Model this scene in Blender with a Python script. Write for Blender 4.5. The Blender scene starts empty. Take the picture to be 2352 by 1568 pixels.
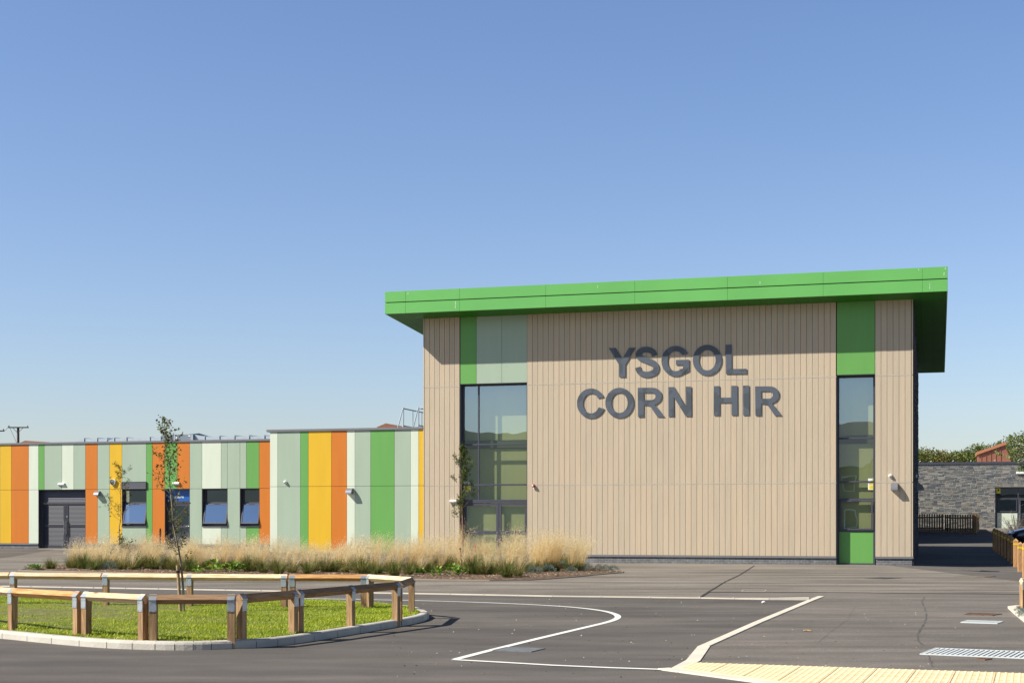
import bpy, math, random
import numpy as np
from mathutils import Vector, Matrix
R = random.Random(7)
sc = bpy.context.scene
C = sc.collection
# ------------------------------------------------------------------ geometry of the site
F, CX, HY, H = 3400.0, 1176.0, 1192.0, 1.6          # focal length, principal column, horizon row, eye height
AL = math.atan(974 / F)                               # turn of the school's front against the view
U = Vector((math.cos(AL), -math.sin(AL))); V = Vector((math.sin(AL), math.cos(AL)))
D0 = H * F / (1298 - HY)
P0 = Vector(((2097 - CX) / F * D0, D0))               # right front corner of the hall

def st(X, Y):
    d = Vector((X, Y)) - P0
    return d.dot(U), d.dot(V)
def W2(s, t):
    p = P0 + U * s + V * t
    return p.x, p.y
def SP(x, t=0.0):
    r = (x - CX) / F
    return (r * (P0.y + V.y * t) - (P0.x + V.x * t)) / (U.x - r * U.y)
def DP(x, t=0.0):
    return P0.y + U.y * SP(x, t) + V.y * t
def ZP(x, y, t=0.0):
    return H + (HY - y) * DP(x, t) / F
def ss(x):
    x = min(1.0, max(0.0, x)); return x * x * (3 - 2 * x)
def lin(x, pts):
    if x <= pts[0][0]: return pts[0][1]
    for (a, b), (c, d) in zip(pts, pts[1:]):
        if x <= c: return b + (d - b) * (x - a) / (c - a)
    return pts[-1][1]
ZR = [(38, 0), (44, -.08), (48.6, -.138), (53, -.06), (65.9, .212), (97, .69), (104, .967), (125, 1.1), (200, 1.2)]
def gz(X, Y):
    s, t = st(X, Y)
    z = .2 * ss((t + 1) / 8) * ss((-s - 15) / 7)
    w = ss((X - 13.2) / 3.6)
    return z + w * lin(Y, ZR)
def G(x, y, dz=0.0):
    z = 0.0
    for i in range(60):
        Y = (H - z - dz) * F / (y - HY); X = (x - CX) / F * Y
        z = .5 * z + .5 * gz(X, Y)
    return X, Y
def GZ(x, y, z):
    Y = (H - z) * F / (y - HY); return (x - CX) / F * Y, Y

# ------------------------------------------------------------------ materials
def lc(r, g, b):
    f = lambda c: (c / 255 / 12.92) if c <= 10 else ((c / 255 + .055) / 1.055) ** 2.4
    return (f(r), f(g), f(b), 1)
_m = {}
def mat(name, col, rough=.6, var=.0, scale=3.0, stretch=(1, 1, 1), bump=0.0, bscale=None, metal=0.0, spec=.5, col2=None, detail=4, world=False, dirt=0.0):
    if name in _m: return _m[name]
    m = bpy.data.materials.new(name); m.use_nodes = True; n = m.node_tree.nodes; l = m.node_tree.links
    p = n['Principled BSDF']; p.inputs['Roughness'].default_value = rough; p.inputs['Metallic'].default_value = metal
    p.inputs['Specular IOR Level'].default_value = spec
    p.inputs['Base Color'].default_value = col; m.diffuse_color = col
    tc = n.new('ShaderNodeTexCoord'); mp = n.new('ShaderNodeMapping'); mp.inputs['Scale'].default_value = stretch
    if world:
        g = n.new('ShaderNodeNewGeometry'); l.new(g.outputs['Position'], mp.inputs['Vector'])
    else: l.new(tc.outputs['Object'], mp.inputs['Vector'])
    if var or col2:
        no = n.new('ShaderNodeTexNoise'); no.inputs['Scale'].default_value = scale; no.inputs['Detail'].default_value = detail
        l.new(mp.outputs[0], no.inputs['Vector'])
        cr = n.new('ShaderNodeValToRGB'); c2 = col2 or tuple(c * (1 - var) for c in col[:3]) + (1,)
        c1 = col if col2 else tuple(min(1, c * (1 + var)) for c in col[:3]) + (1,)
        cr.color_ramp.elements[0].position = .3; cr.color_ramp.elements[1].position = .7
        cr.color_ramp.elements[0].color = c2; cr.color_ramp.elements[1].color = c1
        l.new(no.outputs['Fac'], cr.inputs[0]); out = cr.outputs[0]
        l.new(out, p.inputs['Base Color'])
    if bump:
        nb = n.new('ShaderNodeTexNoise'); nb.inputs['Scale'].default_value = bscale or scale; nb.inputs['Detail'].default_value = 5
        l.new(mp.outputs[0], nb.inputs['Vector'])
        b = n.new('ShaderNodeBump'); b.inputs['Strength'].default_value = bump; b.inputs['Distance'].default_value = .02
        l.new(nb.outputs['Fac'], b.inputs['Height']); l.new(b.outputs[0], p.inputs['Normal'])
    _m[name] = m
    return m
def leafmat(name, col, col2, trans=.35, scale=8):
    m = mat(name, col, .55, col2=col2, scale=scale, spec=.3)
    n = m.node_tree.nodes; l = m.node_tree.links; p = n['Principled BSDF']
    if 'Mix Shader' in n: return m
    t = n.new('ShaderNodeBsdfTranslucent'); mx = n.new('ShaderNodeMixShader'); mx.inputs[0].default_value = trans
    src = p.inputs['Base Color'].links[0].from_socket; l.new(src, t.inputs[0])
    l.new(p.outputs[0], mx.inputs[1]); l.new(t.outputs[0], mx.inputs[2]); l.new(mx.outputs[0], n['Material Output'].inputs[0])
    return m
def glassmat(name, tint, base, rough=0.0):
    m = bpy.data.materials.new(name); m.use_nodes = True; n = m.node_tree.nodes; l = m.node_tree.links
    n.remove(n['Principled BSDF'])
    t = n.new('ShaderNodeBsdfTransparent'); t.inputs[0].default_value = tint
    g = n.new('ShaderNodeBsdfGlossy'); g.inputs['Roughness'].default_value = rough; g.inputs[0].default_value = (.74, .90, 1, 1)
    lw = n.new('ShaderNodeLayerWeight'); lw.inputs[0].default_value = .5; fr = n.new('ShaderNodeMath'); fr.operation = 'POWER'; fr.inputs[1].default_value = 4; l.new(lw.outputs['Facing'], fr.inputs[0])
    ma = n.new('ShaderNodeMath'); ma.operation = 'MULTIPLY_ADD'; ma.inputs[1].default_value = 1 - base; ma.inputs[2].default_value = base
    l.new(fr.outputs[0], ma.inputs[0])
    # slight ripple of the sealed units
    tc = n.new('ShaderNodeTexCoord'); no = n.new('ShaderNodeTexNoise'); no.inputs['Scale'].default_value = 1.1; no.inputs['Detail'].default_value = 1
    l.new(tc.outputs['Object'], no.inputs['Vector'])
    b = n.new('ShaderNodeBump'); b.inputs['Strength'].default_value = .12; b.inputs['Distance'].default_value = .02
    l.new(no.outputs['Fac'], b.inputs['Height']); l.new(b.outputs[0], g.inputs['Normal'])
    mx = n.new('ShaderNodeMixShader'); l.new(ma.outputs[0], mx.inputs[0]); l.new(t.outputs[0], mx.inputs[1]); l.new(g.outputs[0], mx.inputs[2])
    l.new(mx.outputs[0], n['Material Output'].inputs[0]); m.diffuse_color = (.4, .5, .5, 1)
    return m

def asphalt(name, base, streak, tone=1.0):
    m = bpy.data.materials.new(name); m.use_nodes = True; n = m.node_tree.nodes; l = m.node_tree.links
    p = n['Principled BSDF']; p.inputs['Roughness'].default_value = .88; p.inputs['Specular IOR Level'].default_value = .25
    g = n.new('ShaderNodeNewGeometry')
    def noise(scale, stretch, detail=5, rot=0, rough=.5):
        mp = n.new('ShaderNodeMapping'); mp.inputs['Scale'].default_value = stretch; mp.inputs['Rotation'].default_value = (0, 0, rot)
        l.new(g.outputs['Position'], mp.inputs[0]); t = n.new('ShaderNodeTexNoise'); t.inputs['Scale'].default_value = scale
        t.inputs['Detail'].default_value = detail; t.inputs['Roughness'].default_value = rough; l.new(mp.outputs[0], t.inputs['Vector']); return t.outputs['Fac']
    def ramp(src, a, b, pa=.3, pb=.7):
        c = n.new('ShaderNodeValToRGB'); c.color_ramp.elements[0].position = pa; c.color_ramp.elements[1].position = pb
        c.color_ramp.elements[0].color = a; c.color_ramp.elements[1].color = b; l.new(src, c.inputs[0]); return c.outputs[0]
    def mul(a, b):
        x = n.new('ShaderNodeMix'); x.data_type = 'RGBA'; x.blend_type = 'MULTIPLY'; x.inputs[0].default_value = 1
        l.new(a, x.inputs[6]); l.new(b, x.inputs[7]); return x.outputs[2]
    gr = lambda v, w=0: (v, v * (1 - w), v * (1 - 2 * w), 1)
    c = ramp(noise(.35, (1, 1.6, 1), 4, -AL), tuple(x * .84 for x in base[:3]) + (1,), base)
    c = mul(c, ramp(noise(.55, (.35, 2.2, 1), 6, AL), gr(1 - streak), gr(1 + streak * .9, .02), .36, .66))    # sweeping and tyre streaks
    c = mul(c, ramp(noise(.16, (.8, 1.6, 1), 3, .5), gr(.90), gr(1.1), .38, .62))
    c = mul(c, ramp(noise(2.2, (.5, 1.2, 1), 7, AL * .5, .65), gr(.9), gr(1.1), .35, .65))
    c = mul(c, ramp(noise(70, (1, 1, 1), 2), gr(.72), gr(1.28), .35, .65))                                   # stone grain
    v = n.new('ShaderNodeTexVoronoi'); v.inputs['Scale'].default_value = 26; l.new(g.outputs['Position'], v.inputs['Vector'])
    c = mul(c, ramp(v.outputs['Distance'], gr(1.35), gr(1.0), .03, .09))
    l.new(c, p.inputs['Base Color'])
    b = n.new('ShaderNodeBump'); b.inputs['Strength'].default_value = .5; b.inputs['Distance'].default_value = .006
    l.new(noise(90, (1, 1, 1), 3), b.inputs['Height']); l.new(b.outputs[0], p.inputs['Normal'])
    _m[name] = m; return m

def woodmat(name, c1, c2, st=(.7, 6, 6), kn=.10):
    m = bpy.data.materials.new(name); m.use_nodes = True; n = m.node_tree.nodes; l = m.node_tree.links
    p = n['Principled BSDF']; p.inputs['Roughness'].default_value = .75; p.inputs['Specular IOR Level'].default_value = .2
    tc = n.new('ShaderNodeTexCoord'); oi = n.new('ShaderNodeObjectInfo')
    mp = n.new('ShaderNodeMapping'); mp.inputs['Scale'].default_value = st
    l.new(tc.outputs['Object'], mp.inputs[0])
    cv = n.new('ShaderNodeVectorMath'); cv.operation = 'ADD'; l.new(mp.outputs[0], cv.inputs[0])
    sc_ = n.new('ShaderNodeMath'); sc_.operation = 'MULTIPLY'; sc_.inputs[1].default_value = 30; l.new(oi.outputs['Random'], sc_.inputs[0]); l.new(sc_.outputs[0], cv.inputs[1])
    no = n.new('ShaderNodeTexNoise'); no.inputs['Scale'].default_value = 4; no.inputs['Detail'].default_value = 6; no.inputs['Distortion'].default_value = 1.2
    l.new(cv.outputs[0], no.inputs['Vector'])
    cr = n.new('ShaderNodeValToRGB'); cr.color_ramp.elements[0].position = .3; cr.color_ramp.elements[1].position = .68
    cr.color_ramp.elements[0].color = c2; cr.color_ramp.elements[1].color = c1; l.new(no.outputs['Fac'], cr.inputs[0])
    vo = n.new('ShaderNodeTexVoronoi'); vo.inputs['Scale'].default_value = 1.3
    mp2 = n.new('ShaderNodeMapping'); mp2.inputs['Scale'].default_value = tuple(.8 + .3 * q for q in st); l.new(tc.outputs['Object'], mp2.inputs[0])
    cv2 = n.new('ShaderNodeVectorMath'); cv2.operation = 'ADD'; l.new(mp2.outputs[0], cv2.inputs[0]); l.new(sc_.outputs[0], cv2.inputs[1]); l.new(cv2.outputs[0], vo.inputs['Vector'])
    kr = n.new('ShaderNodeValToRGB'); kr.color_ramp.elements[0].position = .05; kr.color_ramp.elements[1].position = kn
    kr.color_ramp.elements[0].color = (.35, .25, .18, 1); kr.color_ramp.elements[1].color = (1, 1, 1, 1); l.new(vo.outputs['Distance'], kr.inputs[0])
    x = n.new('ShaderNodeMix'); x.data_type = 'RGBA'; x.blend_type = 'MULTIPLY'; x.inputs[0].default_value = 1
    l.new(cr.outputs[0], x.inputs[6]); l.new(kr.outputs[0], x.inputs[7])
    hv = n.new('ShaderNodeHueSaturation'); vr = n.new('ShaderNodeMapRange'); vr.inputs[3].default_value = .85; vr.inputs[4].default_value = 1.12
    l.new(oi.outputs['Random'], vr.inputs[0]); l.new(vr.outputs[0], hv.inputs['Value']); l.new(x.outputs[2], hv.inputs['Color'])
    l.new(hv.outputs[0], p.inputs['Base Color'])
    b = n.new('ShaderNodeBump'); b.inputs['Strength'].default_value = .25; b.inputs['Distance'].default_value = .004
    l.new(no.outputs['Fac'], b.inputs['Height']); l.new(b.outputs[0], p.inputs['Normal'])
    return m

def brickmat(name, c1, c2, mortar, w=.225, h=.075):
    m = bpy.data.materials.new(name); m.use_nodes = True; n = m.node_tree.nodes; l = m.node_tree.links
    p = n['Principled BSDF']; p.inputs['Roughness'].default_value = .8
    tc = n.new('ShaderNodeTexCoord'); sp = n.new('ShaderNodeSeparateXYZ'); l.new(tc.outputs['Object'], sp.inputs[0])
    ad = n.new('ShaderNodeMath'); ad.operation = 'ADD'; l.new(sp.outputs[0], ad.inputs[0]); l.new(sp.outputs[1], ad.inputs[1])
    cb = n.new('ShaderNodeCombineXYZ'); l.new(ad.outputs[0], cb.inputs[0]); l.new(sp.outputs[2], cb.inputs[1])
    b = n.new('ShaderNodeTexBrick'); b.inputs['Scale'].default_value = 1; b.inputs['Brick Width'].default_value = w; b.inputs['Row Height'].default_value = h
    b.inputs['Mortar Size'].default_value = .006; b.inputs['Color1'].default_value = c1; b.inputs['Color2'].default_value = c2; b.inputs['Mortar'].default_value = mortar
    l.new(cb.outputs[0], b.inputs['Vector'])
    no = n.new('ShaderNodeTexNoise'); no.inputs['Scale'].default_value = 6; l.new(tc.outputs['Object'], no.inputs['Vector'])
    x = n.new('ShaderNodeMix'); x.data_type = 'RGBA'; x.blend_type = 'OVERLAY'; x.inputs[0].default_value = .5
    l.new(b.outputs['Color'], x.inputs[6]); l.new(no.outputs['Fac'], x.inputs[7]); l.new(x.outputs[2], p.inputs['Base Color'])
    bu = n.new('ShaderNodeBump'); bu.invert = True; bu.inputs['Strength'].default_value = .6; bu.inputs['Distance'].default_value = .01
    l.new(b.outputs['Fac'], bu.inputs['Height']); l.new(bu.outputs[0], p.inputs['Normal'])
    return m

# ------------------------------------------------------------------ mesh builder
class MB:
    def __init__(s): s.v = []; s.f = []; s.mi = []
    def add(s, vs, fs, mi=0):
        o = len(s.v); s.v += [tuple(p) for p in vs]; s.f += [tuple(i + o for i in f) for f in fs]; s.mi += [mi] * len(fs); return s
    def box(s, x0, x1, y0, y1, z0, z1, mi=0):
        return s.add([(x0, y0, z0), (x1, y0, z0), (x1, y1, z0), (x0, y1, z0), (x0, y0, z1), (x1, y0, z1), (x1, y1, z1), (x0, y1, z1)],
                     [(0, 3, 2, 1), (4, 5, 6, 7), (0, 1, 5, 4), (1, 2, 6, 5), (2, 3, 7, 6), (3, 0, 4, 7)], mi)
    def bbox(s, x0, x1, y0, y1, z0, z1, b=.004, mi=0):
        """box with bevelled front edges (front is y0)"""
        return s.add([(x0, y0 + b, z0), (x1, y0 + b, z0), (x1, y0 + b, z1), (x0, y0 + b, z1), (x0 + b, y0, z0 + b), (x1 - b, y0, z0 + b), (x1 - b, y0, z1 - b), (x0 + b, y0, z1 - b),
                      (x0, y1, z0), (x1, y1, z0), (x1, y1, z1), (x0, y1, z1)],
                     [(4, 5, 6, 7), (0, 1, 5, 4), (1, 2, 6, 5), (2, 3, 7, 6), (3, 0, 4, 7), (8, 9, 1, 0), (9, 10, 2, 1), (10, 11, 3, 2), (11, 8, 0, 3), (8, 11, 10, 9)], mi)
    def prism(s, pts, d, mi=0):
        """closed prism: polygon pts (3d) swept by vector d"""
        n = len(pts); d = Vector(d); q = [tuple(Vector(p) + d) for p in pts]
        return s.add(list(pts) + q, [tuple(range(n))[::-1], tuple(range(n, 2 * n))] + [(i, (i + 1) % n, n + (i + 1) % n, n + i) for i in range(n)], mi)
    def tube(s, pts, rad, n=8, mi=0, cap=True):
        pts = [Vector(p) for p in pts]; rad = rad if isinstance(rad, (list, tuple)) else [rad] * len(pts)
        o = len(s.v); up = Vector((0, 0, 1))
        for i, p in enumerate(pts):
            d = (pts[min(i + 1, len(pts) - 1)] - pts[max(i - 1, 0)]).normalized()
            a = d.cross(up if abs(d.z) < .95 else Vector((1, 0, 0))).normalized(); b = d.cross(a)
            for k in range(n):
                t = 2 * math.pi * k / n; s.v.append(tuple(p + (a * math.cos(t) + b * math.sin(t)) * rad[i]))
        for i in range(len(pts) - 1):
            for k in range(n):
                s.f.append((o + i * n + k, o + i * n + (k + 1) % n, o + (i + 1) * n + (k + 1) % n, o + (i + 1) * n + k)); s.mi.append(mi)
        if cap:
            s.f.append(tuple(o + k for k in range(n))[::-1]); s.mi.append(mi)
            s.f.append(tuple(o + (len(pts) - 1) * n + k for k in range(n))); s.mi.append(mi)
        return s
    def dome(s, c, r, ax=(0, 0, 1), n=12, m=5, k=1.0, mi=0):
        ax = Vector(ax).normalized(); a = ax.cross(Vector((0, 0, 1)) if abs(ax.z) < .9 else Vector((1, 0, 0))).normalized(); b = ax.cross(a); c = Vector(c)
        vs = []; fs = []
        for i in range(m):
            ph = math.pi / 2 * i / m
            for j in range(n):
                t = 2 * math.pi * j / n; vs.append(c + (a * math.cos(t) + b * math.sin(t)) * r * math.cos(ph) + ax * r * k * math.sin(ph))
        vs.append(c + ax * r * k)
        for i in range(m - 1):
            for j in range(n): fs.append((i * n + j, i * n + (j + 1) % n, (i + 1) * n + (j + 1) % n, (i + 1) * n + j))
        for j in range(n): fs.append(((m - 1) * n + j, (m - 1) * n + (j + 1) % n, m * n))
        fs.append(tuple(range(n))[::-1])
        return s.add(vs, fs, mi)
    def mesh(s, name, mats, off=(0, 0, 0), smooth=False):
        me = bpy.data.meshes.new(name)
        vs = s.v if off == (0, 0, 0) else [(a - off[0], b - off[1], c - off[2]) for a, b, c in s.v]
        me.from_pydata(vs, [], s.f)
        for m in (mats if isinstance(mats, (list, tuple)) else [mats]): me.materials.append(m)
        if len(me.materials) > 1: me.polygons.foreach_set('material_index', s.mi)
        if smooth: me.polygons.foreach_set('use_smooth', [True] * len(s.f))
        me.update(); return me
    def build(s, name, mats, parent=None, off=None, smooth=False, label=None, loc=None, rot=None):
        if off is None: off = tuple(parent.get('_o', (0, 0, 0))) if parent else (0, 0, 0)
        o = bpy.data.objects.new(name, s.mesh(name, mats, tuple(off), smooth)); C.objects.link(o)
        if parent:
            o.parent = parent
            if '_o' in parent: o['_o'] = parent['_o']
        if loc: o.location = loc
        if rot: o.rotation_euler = rot
        if label: o['label'] = label
        return o

def tag(o, label=None, cat=None, group=None, kind=None):
    if label: o['label'] = label
    if cat: o['category'] = cat
    if group: o['group'] = group
    if kind: o['kind'] = kind
    return o
def thing(name, label, cat, loc=(0, 0, 0), rz=0, group=None):
    o = bpy.data.objects.new(name, None); C.objects.link(o); o.location = loc; o.rotation_euler = (0, 0, rz); o.empty_display_size = .3
    return tag(o, label, cat, group)
def fthing(name, label, cat, s, t, z, group=None):
    """a thing in the frame of the school's front: s along it, t into it, z up; parts are built in that frame"""
    x, y = W2(s, t); o = thing(name, label, cat, (x, y, z), -AL, group); o['_o'] = (s, t, z); return o
def struct(mb, name, m, **k):
    o = mb.build(name, m, **k); o['kind'] = 'structure'; return o
def copy_tree(o, parent=None):
    c = o.copy(); C.objects.link(c); c.parent = parent
    for ch in list(o.children): copy_tree(ch, c)
    return c
def text(body, size, parent, name, m, origin, axes, depth=.002, offset=0.0, align='CENTER'):
    cu = bpy.data.curves.new('t', 'FONT'); cu.body = body; cu.size = size; cu.extrude = depth; cu.offset = offset; cu.align_x = align; cu.align_y = 'CENTER'
    to = bpy.data.objects.new('t', cu); C.objects.link(to); bpy.context.view_layer.update()
    dg = bpy.context.evaluated_depsgraph_get(); me = bpy.data.meshes.new_from_object(to.evaluated_get(dg)); bpy.data.objects.remove(to)
    a, b = Vector(axes[0]), Vector(axes[1]); n = a.cross(b); off = Vector(tuple(parent.get('_o', (0, 0, 0)))) if parent else Vector((0, 0, 0))
    for v in me.vertices: v.co = Vector(origin) + a * v.co.x + b * v.co.y + n * v.co.z - off
    me.materials.clear(); me.materials.append(m)
    me.name = name
    o = bpy.data.objects.new(name, me); C.objects.link(o)
    if parent: o.parent = parent
    return o

# palette
M_dark = mat('anthracite_metal', lc(70, 71, 80), .45, var=.06, scale=2)
M_cop = mat('coping_grey', lc(118, 118, 120), .5, var=.05, scale=1.2)
M_louv = mat('louvre_metal', lc(46, 47, 56), .5)
M_back = mat('joint_black', lc(40, 40, 38), .9)
M_board2 = mat('beige_board_warm', lc(195, 176, 149), .7, var=.05, scale=1.1, stretch=(6, 6, .5), bump=.25, bscale=7)
M_board3 = mat('beige_board_dull', lc(189, 173, 148), .7, var=.05, scale=1.1, stretch=(6, 6, .5), bump=.25, bscale=7)
M_groove = mat('groove_brown', lc(120, 104, 84), .9)
M_board = mat('beige_board', lc(192, 175, 149), .7, var=.045, scale=1.1, stretch=(6, 6, .5), bump=.25, bscale=7)
M_trim = mat('beige_trim', lc(194, 178, 153), .55)
M_yel = mat('yellow_panel', lc(222, 176, 24), .5, var=.04, scale=1.6, stretch=(1.6, 1.6, .22), bump=.08, bscale=.6)
M_org = mat('orange_panel', lc(204, 116, 20), .5, var=.04, scale=1.6, stretch=(1.6, 1.6, .22), bump=.08, bscale=.6)
M_pale = mat('pale_mint_panel', lc(212, 220, 198), .5, var=.04, scale=1.6, stretch=(1.6, 1.6, .22), bump=.08, bscale=.6)
M_sage = mat('sage_panel', lc(164, 181, 158), .5, var=.04, scale=1.6, stretch=(1.6, 1.6, .22), bump=.08, bscale=.6)
M_grn = mat('green_panel', lc(102, 162, 78), .5, var=.04, scale=1.6, stretch=(1.6, 1.6, .22), bump=.08, bscale=.6)
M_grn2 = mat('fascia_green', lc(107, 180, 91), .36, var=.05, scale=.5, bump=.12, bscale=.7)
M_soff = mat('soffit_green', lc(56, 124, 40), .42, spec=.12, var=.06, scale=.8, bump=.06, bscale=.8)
M_galv = mat('galvanised', lc(190, 198, 202), .35, var=.10, scale=14, metal=.65)
M_galv2 = mat('galvanised_dull', lc(176, 186, 192), .5, var=.08, scale=5, metal=.35)
M_steel = mat('brushed_steel', lc(185, 185, 182), .3, metal=.9)
M_white = mat('white_plastic', lc(236, 236, 230), .4)
M_black = mat('black_plastic', lc(30, 30, 32), .35)
M_lamp = mat('lamp_grey', lc(128, 130, 134), .4, var=.04, metal=.3)
M_paint = mat('road_paint', lc(232, 230, 220), .75, var=.05, scale=6, world=True, bump=.3, bscale=60)
M_kerb = mat('concrete_kerb', lc(192, 186, 172), .85, var=.1, scale=2.2, world=True, bump=.25, bscale=30)
M_kerbw = mat('pale_kerb', lc(218, 208, 188), .85, var=.08, scale=2.5, world=True)
M_tact = mat('buff_paving', lc(232, 212, 166), .8, var=.07, scale=2.3, world=True, bump=.2, bscale=30)
M_rust = mat('rusty_iron', lc(116, 92, 72), .8, var=.25, scale=14)
M_iron = mat('cast_iron', lc(84, 82, 78), .7, var=.15, scale=9)
M_slate = mat('dark_slate', lc(58, 60, 66), .8, var=.3, scale=5, bump=.8, bscale=9)
M_terra = mat('terracotta_zinc', lc(142, 92, 70), .5, var=.05, scale=1)
M_brick = brickmat('plinth_brick', lc(112, 114, 116), lc(96, 98, 102), lc(140, 138, 132))
M_wood = woodmat('treated_timber', lc(240, 216, 180), lc(200, 164, 122))
M_woodA = woodmat('rail_orange_timber', lc(214, 166, 110), lc(170, 120, 72))
M_woodB = woodmat('rail_brown_timber', lc(172, 138, 104), lc(132, 102, 74))
M_woodP = woodmat('post_timber', lc(184, 150, 110), lc(134, 104, 72), (6, 6, .7), .07)
M_wood2 = woodmat('fence_timber', lc(166, 134, 94), lc(112, 90, 62), (6, 6, .8))
M_woodb = woodmat('bollard_timber', lc(204, 158, 110), lc(160, 116, 74), (6, 6, .7), .07)
M_int = mat('interior_wall', lc(112, 120, 108), .9)
M_blind = mat('roller_blind', lc(214, 214, 178), .9, var=.03, scale=.8, stretch=(6, 1, .3))
M_glass = glassmat('window_glass', (.76, .80, .64, 1), .33)
M_glass2 = glassmat('sash_glass', (.26, .32, .38, 1), .50)
M_red = mat('red_plastic', lc(190, 30, 30), .35)
M_ylw = mat('sign_yellow', lc(242, 222, 40), .5)
M_blue = mat('sign_blue', lc(24, 92, 168), .4)
M_asph = asphalt('asphalt', (.134, .120, .106, 1), .2)
M_foot = asphalt('pale_asphalt', (.225, .199, .166, 1), .3)
M_mid = asphalt('crossing_asphalt', (.182, .162, .139, 1), .2)
M_crack = mat('asphalt_repair', lc(84, 80, 75), .9, var=.2, scale=3, world=True)
M_seam = mat('dark_seam', lc(52, 50, 48), .9)
M_bark = mat('tree_bark', lc(122, 112, 96), .85, var=.25, scale=20, stretch=(1, 1, .3), bump=.5, bscale=40)
M_bark2 = mat('rowan_bark', lc(150, 112, 84), .8, var=.2, scale=20, stretch=(1, 1, .3))
M_stake = woodmat('stake_timber', lc(186, 160, 126), lc(146, 120, 90))
PANEL = {'y': (M_yel, 'yellow'), 'o': (M_org, 'orange'), 'p': (M_pale, 'pale mint'), 's': (M_sage, 'sage green'), 'g': (M_grn, 'leaf green')}
# ------------------------------------------------------------------ ground
def axis(segs):
    out = []
    for a, b, d in segs:
        n = max(1, round((b - a) / d)); out += [a + (b - a) * i / n for i in range(n)]
    return out + [segs[-1][1]]
xs = axis([(-400, -60, 20), (-60, 60, 1.0), (60, 400, 20)]); ys = axis([(-300, -10, 15), (-10, 130, 1.0), (130, 700, 30)])
g = MB(); nx = len(xs)
g.v = [(x, y, gz(x, y)) for y in ys for x in xs]
g.f = [(j * nx + i, j * nx + i + 1, (j + 1) * nx + i + 1, (j + 1) * nx + i) for j in range(len(ys) - 1) for i in range(nx - 1)]; g.mi = [0] * len(g.f)
struct(g, 'road', M_asph, smooth=True)

def gpts(px, dz=0.0): return [G(x, y) for x, y in px]
def resample(P, d):
    out = [P[0]]
    for a, b in zip(P, P[1:]):
        L = math.hypot(b[0] - a[0], b[1] - a[1]); n = max(1, round(L / d))
        out += [(a[0] + (b[0] - a[0]) * i / n, a[1] + (b[1] - a[1]) * i / n) for i in range(1, n + 1)]
    return out
def smooth_line(P, it=2):
    for _ in range(it):
        Q = [P[0]]
        for a, b in zip(P, P[1:]):
            Q += [(a[0] * .75 + b[0] * .25, a[1] * .75 + b[1] * .25), (a[0] * .25 + b[0] * .75, a[1] * .25 + b[1] * .75)]
        P = Q + [P[-1]]
    return P
def normals(P, closed=False):
    N = []
    for i in range(len(P)):
        a = P[i - 1] if (i or closed) else P[0]; b = P[(i + 1) % len(P)] if (i < len(P) - 1 or closed) else P[-1]
        dx, dy = b[0] - a[0], b[1] - a[1]; L = math.hypot(dx, dy) or 1; N.append((-dy / L, dx / L))
    return N
def ribbon(mb, P, w, z0=0.0, h=0.0, jitter=0.0, side=0.0, zf=None):
    """strip of width w along P, lying z0 above the ground; with h a solid of that height; side shifts it sideways"""
    N = normals(P); n = len(P); vs = []
    for i, ((x, y), (a, b)) in enumerate(zip(P, N)):
        ww = (w(i / (n - 1)) if callable(w) else w) * (1 + R.uniform(-jitter, jitter)); e = side * ww / 2
        hh = h(i / (n - 1)) if callable(h) else h
        l = (x + a * (ww / 2 + e), y + b * (ww / 2 + e)); r = (x - a * (ww / 2 - e), y - b * (ww / 2 - e))
        vs += [(l[0], l[1], gz(*l) + z0 + hh), (r[0], r[1], gz(*r) + z0 + hh)] + ([(l[0], l[1], gz(*l) - .05), (r[0], r[1], gz(*r) - .05)] if h else [])
    k = 4 if h else 2; fs = []
    for i in range(n - 1):
        o, q = i * k, (i + 1) * k
        fs.append((o, o + 1, q + 1, q))
        if h: fs += [(o + 1, o + 3, q + 3, q + 1), (o + 2, o, q, q + 2)]
    if h: fs += [(0, 2, 3, 1), ((n - 1) * k, (n - 1) * k + 1, (n - 1) * k + 3, (n - 1) * k + 2)]
    return mb.add(vs, fs)

# kerb line between the drive and the footway
kpx = [(-500, 1338.5), (0, 1346.5), (517, 1355.5), (855, 1362), (1034, 1365), (1269, 1369.6), (1608, 1373.8), (1766, 1376.7), (1858, 1377.4)]
kl = resample(gpts(kpx), .9)
kx0 = kl[0]; kl = [(kx0[0] - 30, kx0[1] + 7)] + kl
M_kerbl = M_kerbw
mb = MB(); ribbon(mb, kl, .10, 0, lambda f: .022 + .035 * ss((f - .955) / .03), side=1)
struct(mb, 'kerb_edging', M_kerbw)
mb = MB()
for i in range(2, len(kl) - 1):   # joints between the kerb stones
    (x, y) = kl[i]; mb.box(x - .006, x + .006, y - .003, y + .125, .0, .0315)
struct(mb, 'kerb_joints', M_kerb)
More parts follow.
